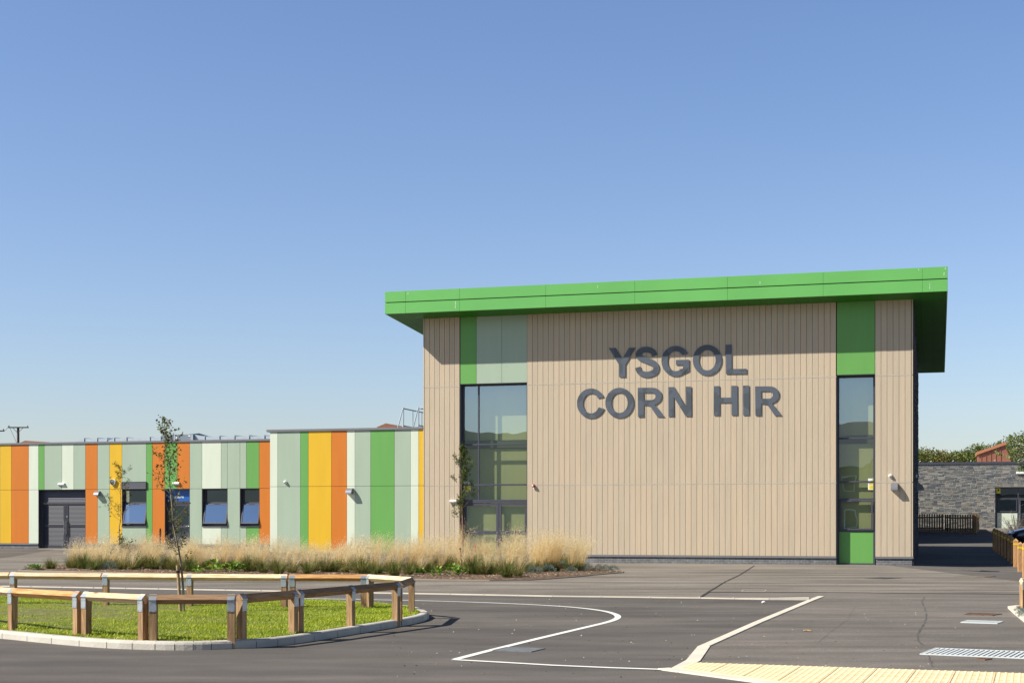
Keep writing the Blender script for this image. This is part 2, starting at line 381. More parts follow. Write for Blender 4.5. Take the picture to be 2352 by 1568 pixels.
# pale asphalt of the footway: sheets lofted from the kerb line to the buildings and beyond
back = [W2(s, 40) for s in (-90, 40)]
def sheet(name, m, front, depth, dz, cell=1.0):
    mb = MB(); n = len(front); rows = int(depth / cell)
    for j in range(rows + 1):
        for (x, y) in front:
            X, Y = x + V.x * 0 * j, y + cell * j; mb.v.append((X, Y, gz(X, Y) + dz))
    for j in range(rows):
        for i in range(n - 1): mb.f.append((j * n + i, j * n + i + 1, (j + 1) * n + i + 1, (j + 1) * n + i)); mb.mi.append(0)
    return struct(mb, name, m, smooth=True)
fr = gpts([(-700, 1335), (0, 1345.6), (517, 1354.7), (855, 1361.2), (1034, 1364.2), (1269, 1368.8), (1608, 1373.0), (1627, 1359.7), (1867, 1359.7), (2082, 1362), (2344, 1364.5), (2600, 1367)])
fr = [(x, y + .06) for x, y in fr]
sheet('footway', M_foot, resample(fr, 1.0), 62, .008)
mb = MB(); mb.add([(x, y, .0042) for x, y in gpts([(1627, 1360), (1609, 1373.4), (1858, 1377), (1875, 1374), (1740, 1430), (1617, 1485), (1592, 1520), (1592, 1526), (2352, 1551), (2760, 1564), (2760, 1371), (2344, 1364.8), (2082, 1362.2)])], [tuple(range(13))]); struct(mb, 'crossing_surface', M_mid)
# seams and repaired cracks
def seamline(px, w, m, name, jit=.3, dz=.013):
    P = resample(gpts(px), .25); P = [(x + R.uniform(-.012, .012), y + R.uniform(-.012, .012)) for x, y in P]
    mb = MB(); ribbon(mb, P, w, dz, 0, jit); return struct(mb, name, m)
seamline([(1732.8, 1299), (1712, 1312), (1696.5, 1321.8), (1665, 1336.6), (1627, 1359.7), (1608, 1372)], .05, M_seam, 'road_seam')
seamline([(1627, 1360.2), (1867, 1360.3), (2082, 1362.6), (2344, 1365), (2500, 1366.4)], .025, M_seam, 'road_seam')
seamline([(2124, 1370), (2117, 1380), (2123, 1396), (2129, 1413), (2124, 1430), (2112, 1446), (2107, 1462), (2110, 1474), (2123, 1482)], .022, M_crack, 'road_crack', .8, .0065)
seamline([(2131, 1505), (2140, 1520), (2142, 1530)], .018, M_crack, 'road_crack', .6, .0065)
seamline([(1963, 1394), (1950, 1420), (1915, 1445), (1880, 1475)], .0035, M_crack, 'road_crack', .6, .0065)
# painted line and flush kerbs
loop = smooth_line(gpts([(560, 1371.6), (688, 1373.6), (853, 1376.6), (976, 1379), (1100, 1382.6), (1225, 1388), (1300, 1392.5), (1357, 1398), (1401, 1405), (1424, 1415), (1408, 1425.5), (1342, 1441), (1240, 1465), (1122.7, 1493.8), (1046, 1513.8)]), 2)
mb = MB(); ribbon(mb, resample(loop, .3), .105, .005, 0, .03)
ribbon(mb, resample(gpts([(1040, 1514.6), (1150, 1520.6), (1269, 1527.6), (1400, 1533.2), (1532, 1537.6)]), .3), .105, .0065, 0, .03)
struct(mb, 'road_marking', M_paint)
mb = MB(); fk = gpts([(1886, 1369.8), (1867, 1377), (1740, 1430), (1617, 1485), (1592, 1518), (1553, 1540)])
ribbon(mb, resample(fk[:4], .5), .125, .007, .010); struct(mb, 'flush_kerb', M_kerbl)
mb = MB(); ribbon(mb, fk[3:], lambda f: .15 + .02 * f, .006, .009); struct(mb, 'flush_kerb', M_kerbl)
# buff blister paving: top edge square to the crossing, lower edge cut along the kerb
A, B = Vector(G(1592, 1524.6)), Vector(G(2352, 1549.7)); e1 = (B - A).normalized(); e2 = Vector((e1.y, -e1.x))
def TP(a, b): p = A + e1 * a + e2 * b; return p.x, p.y
tz = .022
K0, K1 = Vector(G(1563, 1538.6)), Vector(G(1770, 1566)); kd = (K1 - K0).normalized(); kn = Vector((-kd.y, kd.x))
K2 = K0 + kd * 5.5; far = A + e1 * 6.0; lowr = far + e2 * 3.0
poly = [tuple(A), tuple(K0), tuple(K2), tuple(lowr), tuple(far)]
mb = MB(); mb.prism([(x, y, 0) for x, y in poly], (0, 0, tz)); 
def in_t(x, y, m=.02):
    p = Vector((x, y)); q = p - A
    return q.dot(e2) > m and (p - K0).dot(kn) > m and (Vector((x, y)) - A).cross((K0 - A).normalized()) < -m + .0 if False else (q.dot(e2) > m and (p - K0).dot(kn) > m and inside(x, y, poly))
def inside(x, y, P):
    c = False; j = len(P) - 1
    for i in range(len(P)):
        if (P[i][1] > y) != (P[j][1] > y) and x < (P[j][0] - P[i][0]) * (y - P[i][1]) / (P[j][1] - P[i][1]) + P[i][0]: c = not c
        j = i
    return c
for i in range(-6, 90):
    for j in range(0, 26):
        x, y = TP(i * .0664 + .03, j * .0664 + .033)
        if not in_t(x, y) or x / y > (2400 - CX) / F or y < 13.6: continue
        k = 8; o = []
        for r_, z_ in ((.0165, tz), (.0125, tz + .0045), (.006, tz + .006)): o += [(x + r_ * math.cos(2 * math.pi * c / k), y + r_ * math.sin(2 * math.pi * c / k), z_) for c in range(k)]
        mb.add(o, [(c, (c + 1) % k, k + (c + 1) % k, k + c) for c in range(k)] + [(k + c, k + (c + 1) % k, 2 * k + (c + 1) % k, 2 * k + c) for c in range(k)] + [tuple(range(2 * k, 3 * k))])
struct(mb, 'blister_paving', M_tact)
mb = MB()
def clipline(P, Q):
    n_ = 40; pts = [(P[0] + (Q[0] - P[0]) * i / n_, P[1] + (Q[1] - P[1]) * i / n_) for i in range(n_ + 1)]; pts = [p for p in pts if in_t(*p, m=.005)]
    if len(pts) > 2: ribbon(mb, [pts[0], pts[-1]], .007, tz + .002)
for i in range(-1, 15): clipline(TP(i * .3984 - .004, 0), TP(i * .3984 - .004, 2.4))
for j in range(1, 6): clipline(TP(-1, j * .3984), TP(6, j * .3984))
struct(mb, 'paving_joints', mat('joint_brown', lc(150, 126, 88), .9))
mb = MB(); ribbon(mb, [tuple(K0 - kn * .085 - kd * .18), tuple(K2 - kn * .085)], .15, .008, .009); struct(mb, 'flush_kerb', M_kerbl)

# ------------------------------------------------------------------ traffic island
outer_px = [(-420, 1425), (-200, 1450), (0, 1465), (101, 1476), (232, 1487.6), (347, 1491.8), (433, 1492.8), (517, 1490.5), (631, 1484), (703.6, 1474), (815.6, 1455.4), (908, 1440), (972, 1427.5), (986, 1419.5)]
outer = [GZ(x, y, 0) for x, y in outer_px]
backpx = [(985, 1402.5), (962, 1393), (928, 1387.5), (846, 1381.5), (688, 1374.5), (400, 1369), (0, 1366), (-300, 1363)]
outer += [GZ(x, y, .105) for x, y in backpx] + [(-21, 29.5), (-21.5, 22)]
isl = outer + [outer[0]]
isl = smooth_line(isl, 2)
isl = resample(isl, .45)[:-1]
if sum(a[0] * b[1] - b[0] * a[1] for a, b in zip(isl, isl[1:] + isl[:1])) < 0: isl = isl[::-1]
N = normals(isl, True)
def inset(d): return [(x + a * d, y + b * d) for (x, y), (a, b) in zip(isl, N)]
k = MB(); rings = [(0, -.05), (0, .07), (.012, .094), (.03, .105), (.125, .105), (.13, .05)]
for d, z in rings: k.v += [(x, y, z) for x, y in inset(d)]
n = len(isl)
for r_ in range(len(rings) - 1):
    for i in range(n): k.f.append((r_ * n + i, r_ * n + (i + 1) % n, (r_ + 1) * n + (i + 1) % n, (r_ + 1) * n + i)); k.mi.append(0)
struct(k, 'island_kerb', M_kerb)
mb = MB()   # joints of the kerb stones
for i in range(0, n, 2):
    (x, y), (a, b) = isl[i], N[i]; t = (-b, a)
    p = lambda u, w, z: (x + t[0] * u + a * w, y + t[1] * u + b * w, z)
    for sgn in (1,):
        mb.add([p(-.004, -.002, 0), p(.004, -.002, 0), p(.004, -.002, .071), p(-.004, -.002, .071), p(-.004, .028, .1065), p(.004, .028, .1065), p(.004, .125, .1065), p(-.004, .125, .1065)],
               [(0, 1, 2, 3), (3, 2, 5, 4), (4, 5, 6, 7)])
struct(mb, 'kerb_joints', M_crack)
lawn = inset(.127)
M_soil = mat('lawn_soil', lc(122, 122, 60), .95, col2=lc(92, 88, 48), scale=6)
mb = MB(); mb.add([(x, y, .10) for x, y in lawn] + [(sum(p[0] for p in lawn) / n, sum(p[1] for p in lawn) / n, .13)], [(i, (i + 1) % n, n) for i in range(n)]); struct(mb, 'lawn', M_soil)
def inside(x, y, P):
    c = False; j = len(P) - 1
    for i in range(len(P)):
        if (P[i][1] > y) != (P[j][1] > y) and x < (P[j][0] - P[i][0]) * (y - P[i][1]) / (P[j][1] - P[i][1]) + P[i][0]: c = not c
        j = i
    return c
M_grass1 = leafmat('grass_blade', lc(180, 194, 44), lc(134, 162, 30), .3, 1.2)
M_grass2 = leafmat('grass_blade_dry', lc(212, 208, 100), lc(168, 176, 60), .3, 1.5)
blade = MB(); rr = random.Random(3); cnt = 0
x0, x1 = min(p[0] for p in lawn), max(p[0] for p in lawn); y0, y1 = min(p[1] for p in lawn), max(p[1] for p in lawn)
lawn_in = inset(.155)
def bumpf(x, y): return .5 + .5 * math.sin(x * 1.9 + 1.3 * math.sin(y * 2.3)) * math.sin(y * 2.7 + math.sin(x * 3.1))
while cnt < 165000:
    x, y = rr.uniform(max(x0, -14), x1), rr.uniform(y0, y1)
    if x < (-330 - CX) / F * y - .2 or not inside(x, y, lawn_in): continue
    h = rr.uniform(.015, .036) * (.75 + .7 * bumpf(x, y)) * (2.0 if rr.random() < .012 else 1); a = rr.uniform(0, 6.283); w = rr.uniform(.003, .0055); b = a + 1.57
    ln = rr.uniform(.2, .9) * h; dx, dy = math.cos(b) * ln + .15 * h, math.sin(b) * ln; cx_, sy_ = math.cos(a) * w, math.sin(a) * w
    z = .10
    mi = 1 if rr.random() < .22 else 0
    blade.add([(x - cx_, y - sy_, z), (x + cx_, y + sy_, z), (x + dx * .45 + cx_ * .7, y + dy * .45 + sy_ * .7, z + h * .62), (x + dx * .45 - cx_ * .7, y + dy * .45 - sy_ * .7, z + h * .62), (x + dx, y + dy, z + h)],
              [(0, 1, 2, 3), (3, 2, 4)], mi); cnt += 1
tag(blade.build('lawn_grass', [M_grass1, M_grass2]), 'short bright green grass growing over the kerbed island', 'grass', kind='stuff')

# ------------------------------------------------------------------ knee rails round the island
ZT = .672
def knee_rail(A, B, posts, label, name='knee_rail', z0=.105, wood=None):
    """A, B: ends of the ridge on plan; posts: distances from A in metres (negative counts from B)"""
    A = Vector(A); B = Vector(B); d = B - A; L = d.length; d.normalize(); rz = math.atan2(d.y, d.x)
    t = thing(name, label, 'knee rail', (A.x, A.y, z0), rz, 'timber knee rails round the grass island' if z0 > .1 else 'timber knee rail beside the bollards')
    zr = ZT - z0 if z0 > .1 else .55; a = .064; c = zr - a; e = .008     # diamond half height, centre
    prof = [(-a, c), (-e, c - a + e), (e, c - a + e), (a, c), (e, zr - e * .4), (-e, zr - e * .4)]
    mb = MB(); mb.add([(0.004, y, z) for y, z in prof] + [(L - .004, y, z) for y, z in prof], [(5, 4, 3, 2, 1, 0), (6, 7, 8, 9, 10, 11)] + [(i, (i + 1) % 6, 6 + (i + 1) % 6, 6 + i) for i in range(6)])
    mb.build('rail', wood or M_wood, t)
    w = .046
    for p in posts:
        x = p if p >= 0 else L + p
        mb = MB(); top = c + .02; vs = []
        for zz in (-.12,): vs += [(x - w, -w, zz), (x + w, -w, zz), (x + w, w, zz), (x - w, w, zz)]
        vs += [(x - w, -w, top - .016), (x + w, -w, top - .016), (x + w, w, top - .016), (x - w, w, top - .016), (x - w, 0, c - a - .002), (x + w, 0, c - a - .002)]
        mb.add(vs, [(0, 1, 5, 4), (2, 3, 7, 6), (1, 2, 6, 9, 5), (3, 0, 4, 8, 7), (4, 5, 9, 8), (8, 9, 6, 7), (0, 3, 2, 1)])
        po = mb.build('post', M_woodP, t)
        s = MB(); q = .0025
        for sg in (-1, 1):      # strap over the ridge and down both faces of the post
            s.add([(x - w, sg * (a + q), c + .0), (x + w, sg * (a + q), c + .0), (x + w, 0, zr + q * 1.5), (x - w, 0, zr + q * 1.5)], [(0, 1, 2, 3)] if sg < 0 else [(3, 2, 1, 0)])
            s.box(x - w, x + w, sg * (w + .004) - .0025, sg * (w + .004) + .0025, c - .15, c - .022)
            s.add([(x - w, sg * (a + q), c), (x + w, sg * (a + q), c), (x + w, sg * (w + .0035), c - .022), (x - w, sg * (w + .0035), c - .022)], [(3, 2, 1, 0)] if sg < 0 else [(0, 1, 2, 3)])
            for bx in (-.03, .03):
                for bz in (-.135, -.045): s.box(x + bx - .004, x + bx + .004, sg * (w + .009) - .002, sg * (w + .009) + .002, c + bz - .004, c + bz + .004)
        s.build('strap', M_galv, po)
    return t
def RP(x, y): return GZ(x, y, ZT)
knee_rail(RP(-190, 1332), RP(27, 1349), [.07], 'pale knee rail running out of the left edge of the picture, nearest the road')
knee_rail(RP(27.5, 1349), RP(184, 1357.4), [.02, -.05], 'short orange-brown knee rail at the far left of the near side', wood=M_woodA)
knee_rail(RP(193, 1357.5), RP(335, 1364), [.05, -.05], 'short pale sunlit knee rail on the near side, between two pairs of posts')
knee_rail(RP(343, 1364.2), RP(541, 1364), [.05, -.05], 'brown knee rail seen square on at the nearest point of the island', wood=M_woodB)
knee_rail(RP(549, 1363), RP(679, 1353.8), [.05, -.05], 'short dark brown knee rail turning away right of the square-on one', wood=M_woodB)
knee_rail(RP(682, 1353.4), RP(914, 1334.5), [.05, 1.42, -.06], 'long dark-topped knee rail with three posts along the right of the island', wood=M_woodB)
knee_rail(RP(915.5, 1334.3), RP(946.5, 1324.4), [.05, -.06], 'shortest knee rail, at the right tip of the island', wood=M_woodB)
knee_rail(RP(945.5, 1323.8), RP(845.5, 1318), [-.06], 'knee rail running back from the tip to a pair of far posts')
knee_rail(RP(843.5, 1318), RP(664, 1317.8), [.06, -.06], 'honey-coloured knee rail on the far side, nearest the tip', wood=M_woodA)
knee_rail(RP(661, 1317.8), RP(236, 1315), [.06, 1.75, -.06], 'long pale knee rail on the far side passing behind the slim tree')
knee_rail(RP(234, 1315), RP(24, 1313), [-.06], 'pale knee rail on the far side, left of the slim tree')
knee_rail(RP(22, 1313), RP(-200, 1311), [-.06], 'far side knee rail cut by the left edge of the picture')

# ------------------------------------------------------------------ planting bed
bed = smooth_line(gpts([(45, 1310.5), (400, 1319), (700, 1326), (953, 1331.5), (1183, 1334.5), (1286, 1328.5), (1378, 1319.5), (1441, 1314.5), (1395, 1309.5), (1330, 1306), (900, 1299), (300, 1299), (90, 1300), (45, 1310.5)]), 1)[:-1]
if sum(a[0] * b[1] - b[0] * a[1] for a, b in zip(bed, bed[1:] + bed[:1])) < 0: bed = bed[::-1]
bed = resample(bed + [bed[0]], .5)[:-1]; nb = len(bed); NB = normals(bed, True)
M_mulch = mat('bark_mulch', lc(128, 102, 78), .95, col2=lc(70, 54, 42), scale=14, bump=.8, bscale=25)
mb = MB(); inn = [(x + a * .25, y + b * .25) for (x, y), (a, b) in zip(bed, NB)]
mb.v = [(x, y, gz(x, y) + .012) for x, y in bed] + [(x, y, gz(x, y) + .06) for x, y in inn]
mb.f = [(i, (i + 1) % nb, nb + (i + 1) % nb, nb + i) for i in range(nb)] + [tuple(range(nb, 2 * nb))]; mb.mi = [0] * len(mb.f)
struct(mb, 'planting_bed', M_mulch)
mb = MB(); ribbon(mb, [(x - a * .03, y - b * .03) for (x, y), (a, b) in zip(bed + bed[:1], NB + NB[:1])], .05, .005, .03); struct(mb, 'bed_edging', mat('bed_edging', lc(150, 140, 122), .9))
chips = MB(); rr = random.Random(11); bx0, bx1 = min(p[0] for p in bed), max(p[0] for p in bed); by0, by1 = min(p[1] for p in bed), max(p[1] for p in bed); cnt = 0
while cnt < 7000:
    x, y = rr.uniform(bx0, bx1), rr.uniform(by0, by1)
    if not inside(x, y, bed): continue
    z = gz(x, y) + .058 + rr.uniform(0, .015); l = rr.uniform(.012, .04); w = rr.uniform(.006, .014); a = rr.uniform(0, 3.14); c, s_ = math.cos(a), math.sin(a); tl = rr.uniform(-.012, .012)
    chips.add([(x - c * l - s_ * w, y - s_ * l + c * w, z - tl), (x + c * l - s_ * w, y + s_ * l + c * w, z + tl), (x + c * l + s_ * w, y + s_ * l - c * w, z + tl + .004), (x - c * l + s_ * w, y - s_ * l - c * w, z - tl + .004)], [(3, 2, 1, 0)], rr.choice((0, 0, 1, 2))); cnt += 1
tag(chips.build('mulch_chips', [mat('chip_brown', lc(146, 112, 82), .9), mat('chip_pale', lc(206, 184, 156), .9), mat('chip_dark', lc(84, 62, 48), .9)]), 'loose bark chips spread over the planting bed', 'bark chips', kind='stuff')
grit = MB(); rr = random.Random(5)
for i in range(420):
    px, py = rr.uniform(900, 2340), 1375 + 180 * rr.random() ** 1.3
    x, y = G(px, py); z = gz(x, y); r_ = rr.uniform(.004, .012); grit.dome((x, y, z + .002), r_, n=5, m=2, k=.7, mi=rr.choice((0, 0, 1, 2)))
tag(grit.build('road_grit', [mat('grit_dark', lc(50, 48, 46), .9), mat('grit_pale', lc(212, 204, 186), .9), mat('grit_leaf', lc(160, 130, 70), .9)]), 'scattered grit and leaf crumbs on the asphalt', 'grit', kind='stuff')

# ------------------------------------------------------------------ drains and covers
def grate(name, label, px, m, m2, bars=18, slant=0.0, cat='drain grate', h=.010, depth_bars=1, frame=None, group=None):
    """px: four picture corners, far-left, far-right, near-right, near-left"""
    q = [Vector(G(*p)) for p in px]; o = (q[0] + q[3]) / 2; ex = ((q[1] + q[2]) / 2 - o); L = ex.length; ex.normalize(); W = ((q[3] - q[0]).length + (q[2] - q[1]).length) / 2; W = max(W, .06)
    z = gz(o.x, o.y); zr = gz(*((q[1] + q[2]) / 2)); t = thing(name, label, cat, (o.x, o.y, z + .006), math.atan2(ex.y, ex.x), group)
    t.rotation_euler = (0, -math.atan2(zr - z, L), math.atan2(ex.y, ex.x))
    mb = MB(); f = .012
    for (a, b, c, d) in ((0, L, -W / 2, -W / 2 + f), (0, L, W / 2 - f, W / 2), (0, f, -W / 2 + f, W / 2 - f), (L - f, L, -W / 2 + f, W / 2 - f)): mb.box(a, b, c, d, -.01, h)
    mb.build('frame', frame or m, t)
    mb = MB(); mb.box(f, L - f, -W / 2 + f, W / 2 - f, -.01, .001); mb.build('channel', m2, t)
    mb = MB()
    if bars:
        p_ = (L - 2 * f) / bars
        for i in range(bars):
            a = f + i * p_ + p_ * .2; sl = slant * W
            mb.prism([(a, -W / 2 + f, .001), (a + p_ * .55, -W / 2 + f, .001), (a + p_ * .55 + sl, W / 2 - f, .001), (a + sl, W / 2 - f, .001)][::1], (0, 0, h - .002))
        for k_ in range(depth_bars): y = -W / 2 + W * (k_ + 1) / (depth_bars + 1); mb.box(f, L - f, y - .006, y + .006, .001, h - .0008)
        mb.build('bars', m, t)
    return t
M_gd = mat('grate_gap', lc(84, 88, 92), .8)
M_galvg = mat('galvanised_grate', lc(214, 218, 214), .6, var=.06, scale=8, metal=.1)
grate('drain_grate', 'long bright ribbed metal grate at the bottom right, cut by the picture edge', [(2130, 1488.5), (2700, 1511), (2700, 1527), (2131.5, 1503.7)], M_galvg, M_gd, 46, depth_bars=0)
grate('drain_grate', 'short bright ribbed metal grate lying just below the rusty grate', [(2213.6, 1424.7), (2297, 1427.6), (2298.5, 1432.6), (2214.5, 1430.2)], M_galvg, M_gd, 17, depth_bars=0)
grate('gully_grate', 'rusty brown gully grate with slanted bars above the short metal grate', [(2218.5, 1407.8), (2284, 1409.6), (2291.5, 1414.8), (2222, 1412.4)], M_rust, M_iron, 16, .12, 'gully', depth_bars=2)
grate('gully_grate', 'tiny rusty cover below the long ribbed grate at the bottom right', [(2247, 1511.8), (2270, 1513.4), (2271, 1517), (2248, 1515.6)], M_rust, M_iron, 8, .0, 'gully')
grate('gully_grate', 'dark iron gully in the footway in front of the green panel', [(2005, 1325.8), (2048, 1327), (2049, 1330.2), (2006, 1329)], M_iron, M_seam, 14, .1, 'gully')
grate('manhole_cover', 'flat rusty brown cover in the footway near the bollards', [(2213, 1321.5), (2262, 1323), (2267, 1326.5), (2218, 1325)], M_rust, M_rust, 0, 0, 'cover', h=.006)
grate('manhole_cover', 'thin dark cover in the footway beside the shadow edge of the hall', [(2196, 1306.8), (2240, 1308.2), (2242, 1310.6), (2198, 1309.2)], M_iron, M_iron, 0, 0, 'cover', h=.006)
M_cov = mat('paved_cover', lc(150, 140, 126), .85, var=.08, scale=4)
grate('manhole_cover', 'pale recessed cover in the footway right of the dark slanting seam', [(1706, 1354), (1757, 1354.5), (1760, 1358.6), (1704, 1358)], M_kerb, M_cov, 0, 0, 'cover', h=.006)
M_cov2 = mat('ribbed_cover', lc(112, 116, 118), .7, var=.12, scale=6, bump=.5, bscale=60)
grate('manhole_cover', 'grey steel cover in the drive touching the long white line', [(1166, 1486.2), (1252, 1489.2), (1221, 1496.9), (1128, 1493.8)], M_cov2, M_cov2, 0, 0, 'cover', h=.004)

# litter
x, y = G(1755, 1384.5); mb = MB()
for i in range(5): mb.dome((R.uniform(-.03, .03), R.uniform(-.02, .02), .0), R.uniform(.02, .035), (R.uniform(-.6, .6), R.uniform(-.6, .6), 1), 7, 3, 1.2)
tag(mb.build('crumpled_paper', M_white, loc=(x, y, .01)), 'small crumpled white paper lying beside the kerb taper', 'litter')
a, b = G(1845.5, 1450.5), G(1864, 1451.2); mb = MB(); mb.tube([(0, 0, .02), ((b[0] - a[0]) * .5, (b[1] - a[1]) * .5 + .01, .026), (b[0] - a[0], b[1] - a[1], .02)], [.013, .015, .011], 7)
tag(mb.build('broken_stick', M_stake, loc=(a[0], a[1], 0)), 'short broken stick lying alone on the asphalt', 'stick')
# ------------------------------------------------------------------ buildings (facade frame: s right, t away, z up)
a_, b_ = 4.0, 14.0
for _ in range(50):
    m_ = (a_ + b_) / 2
    if DP(620, m_) < 1.155 * DP(620, 0): a_ = m_
    else: b_ = m_
TL = a_
TO = -1.15; PITCH = .063
av = lambda *q: sum(q) / len(q)
zfb = av(ZP(884, 722, TO), ZP(2176.6, 667.5, TO)); zft = av(ZP(884, 671.3, TO), ZP(2176.6, 610.6, TO))
sRL, sRR = SP(884, TO), SP(2176.6, TO)
ZJ1 = av(ZP(975, 890.3), ZP(2093.8, 860)); ZJ2 = av(ZP(976, 1114.6), ZP(2095.8, 1107.5)); ZC = av(ZP(976, 1270.4), ZP(2096, 1278.2))
sM0 = SP(972.3); zs = lambda t: zfb - PITCH * (t - TO)
TB = 13.8
print('SITE', dict(D0=D0, TL=TL, zfb=zfb, zft=zft, e=(ZP(884, 722, TO), ZP(2176.6, 667.5, TO)), ZJ1=ZJ1, ZJ2=ZJ2, ZC=ZC, sM0=sM0, sRL=sRL, kink=(SP(1022.7), ZP(1022.7, 847.5))))

def wallgrid(mb, s0, s1, z0, z1, t0, t1, holes):
    S = sorted({s0, s1} | {min(max(v, s0), s1) for h in holes for v in h[:2]}); Z = sorted({z0, z1} | {min(max(v, z0), z1) for h in holes for v in h[2:]})
    for a, b in zip(S, S[1:]):
        run = None
        for c, d in zip(Z, Z[1:]):
            ms, mz = (a + b) / 2, (c + d) / 2
            if any(h[0] < ms < h[1] and h[2] < mz < h[3] for h in holes):
                if run: mb.box(a, b, t0, t1, *run); run = None
            else: run = (run[0] if run else c, d)
        if run: mb.box(a, b, t0, t1, *run)
def lining(mb, s0, s1, z0, z1, t0, t1, w=.012, sill=True):
    """reveal lining of an opening"""
    mb.box(s0, s0 + w, t0, t1, z0, z1); mb.box(s1 - w, s1, t0, t1, z0, z1); mb.box(s0 + w, s1 - w, t0, t1, z1 - w, z1)
    if sill: mb.box(s0 + w, s1 - w, t0, t1, z0, z0 + w)
def room(parent, s0, s1, z0, z1, t0, t1, m=None, name='interior'):
    mb = MB(); w = .05
    mb.box(s0 - w, s0, t0, t1, z0, z1); mb.box(s1, s1 + w, t0, t1, z0, z1); mb.box(s0 - w, s1 + w, t0, t1, z1, z1 + w); mb.box(s0 - w, s1 + w, t0, t1, z0 - w, z0); mb.box(s0 - w, s1 + w, t1, t1 + w, z0 - w, z1 + w)
    return mb.build(name, m or M_int, parent)
def window(parent, s0, s1, z0, z1, t, vs=(), hs=(), fw=.055, glass=None, skip=(), bar=.05, name='window', pane=True, d=.07):
    vs, hs = sorted(vs), sorted(hs); mb = MB(); mb.bbox(s0, s0 + fw, t, t + d, z0, z1); mb.bbox(s1 - fw, s1, t, t + d, z0, z1)
    mb.bbox(s0 + fw, s1 - fw, t, t + d, z1 - fw, z1); mb.bbox(s0 + fw, s1 - fw, t, t + d, z0, z0 + fw)
    for x in vs: mb.bbox(x - bar / 2, x + bar / 2, t + .002, t + d, z0 + fw, z1 - fw)
    for z in hs: mb.bbox(s0 + fw, s1 - fw, t - .006, t + d - .01, z - bar / 2, z + bar / 2)
    w = mb.build(name, M_dark, parent); w['_o'] = parent['_o']
    X = [s0 + fw] + [v for x in vs for v in (x - bar / 2, x + bar / 2)] + [s1 - fw]; Z = [z0 + fw] + [v for z in hs for v in (z - bar / 2, z + bar / 2)] + [z1 - fw]
    for i in range(0, len(X), 2):
        for j in range(0, len(Z), 2):
            if (i // 2, j // 2) in skip: continue
            p = MB(); p.add([(X[i], t + .03, Z[j]), (X[i + 1], t + .03, Z[j]), (X[i + 1], t + .03, Z[j + 1]), (X[i], t + .03, Z[j + 1])], [(0, 1, 2, 3)]); p.build('pane', glass or M_glass, w)
    return w
def sash(parent, s0, s1, z0, z1, t, tilt, handle=True, glass=None):
    """top hung sash swung out at the foot"""
    w, h, f = s1 - s0, z1 - z0, .06
    rot = Matrix.Rotation(-tilt, 4, 'X')
    def T(mb): mb.v = [tuple((rot @ Vector((x - s0, y, z))) + Vector((s0, t, z1))) for x, y, z in mb.v]; return mb
    mb = MB(); mb.bbox(s0, s0 + f, -.03, .03, -h, 0); mb.bbox(s1 - f, s1, -.03, .03, -h, 0); mb.bbox(s0 + f, s1 - f, -.03, .03, -f, 0); mb.bbox(s0 + f, s1 - f, -.03, .03, -h, -h + f)
    mb.box((s0 + s1) / 2 - .14, (s0 + s1) / 2 + .14, -.045, -.031, -.035, -.01)
    o = T(mb).build('sash', M_dark, parent); o['_o'] = parent['_o']
    p = MB(); p.add([(s0 + f, -.01, -h + f), (s1 - f, -.01, -h + f), (s1 - f, -.01, -f), (s0 + f, -.01, -f)], [(0, 1, 2, 3)]); T(p).build('pane', glass or M_glass2, o)
    if handle:
        p = MB(); p.box((s0 + s1) / 2 - .012, (s0 + s1) / 2 + .012, -.009, -.004, -h + f, -h + f + .1); T(p).build('handle', M_white, o)
    return o
def louvres(mb, s0, s1, z0, z1, t, p=.05, mi=0):
    n = max(1, int((z1 - z0) / p)); p = (z1 - z0) / n
    for i in range(n):
        z = z0 + i * p; mb.add([(s0, t, z), (s1, t, z), (s1, t + .016, z + p * .86), (s0, t + .016, z + p * .86), (s0, t + .012, z - .004), (s1, t + .012, z - .004)], [(0, 1, 2, 3), (4, 5, 1, 0)], mi)
    mb.box(s0, s1, t + .04, t + .05, z0, z1, mi)

# ---- the hall
hall = fthing('school_hall', 'tall beige boarded hall with a bright green overhanging roof', 'building', sM0, 0, 0)
oL = (SP(1056.7), SP(1210.6)); oR = (SP(1921.6), SP(2010)); zT1 = av(ZP(1057, 882.2), ZP(1210, 878.2)); zT2 = av(ZP(1922, 861.4), ZP(2009.5, 859))
holes = [(oL[0], oL[1], -.3, zT1), (oR[0], oR[1], -.3, zT2)]
wl = MB(); ZW = zs(0) + .05
wallgrid(wl, sM0 + .01, -.01, -.4, ZW, .035, .26, holes); wl.box(sM0 + .01, sM0 + .26, .26, TB, -.4, zs(TB)); wl.box(-.26, -.03, .26, TB, -.4, zs(TB) - .02); wl.box(sM0 + .26, -.26, TB - .25, TB, -.4, zs(TB))
wl.box(sM0 + .26, -.26, .26, TB - .25, zs(TB) - .35, zs(TB) - .15)
wl.build('wall', M_back, hall)
pitch = .2045; gap = .0105
for a, b in ((sM0 + .055, oL[0] - .012), (oL[1] + .006, oR[0] - .012), (oR[1] + .006, -.055)):
    n = round((b - a) / pitch); p = (b - a) / n; bd = MB()
    for z0, z1 in ((ZC, ZJ2 - .012), (ZJ2 + .012, ZJ1 - .012), (ZJ1 + .012, ZW)):
        for i in range(n): bd.bbox(a + i * p, a + (i + 1) * p - gap, -.0 + R.uniform(-.0015, .0015), .034, z0, z1, .003, R.choice((0, 0, 1, 2)))
        bd.box(a, b - gap, .03, .0345, z0, z1, 3)
    bd.build('cladding', [M_board, M_board2, M_board3, M_groove], hall)
tr = MB()
for a, b in ((sM0 + .05, oL[0] - .01), (oL[1] + .004, oR[0] - .01), (oR[1] + .004, -.05)):
    for z in (ZJ1, ZJ2): tr.box(a, b, -.006, .03, z - .009, z + .009)
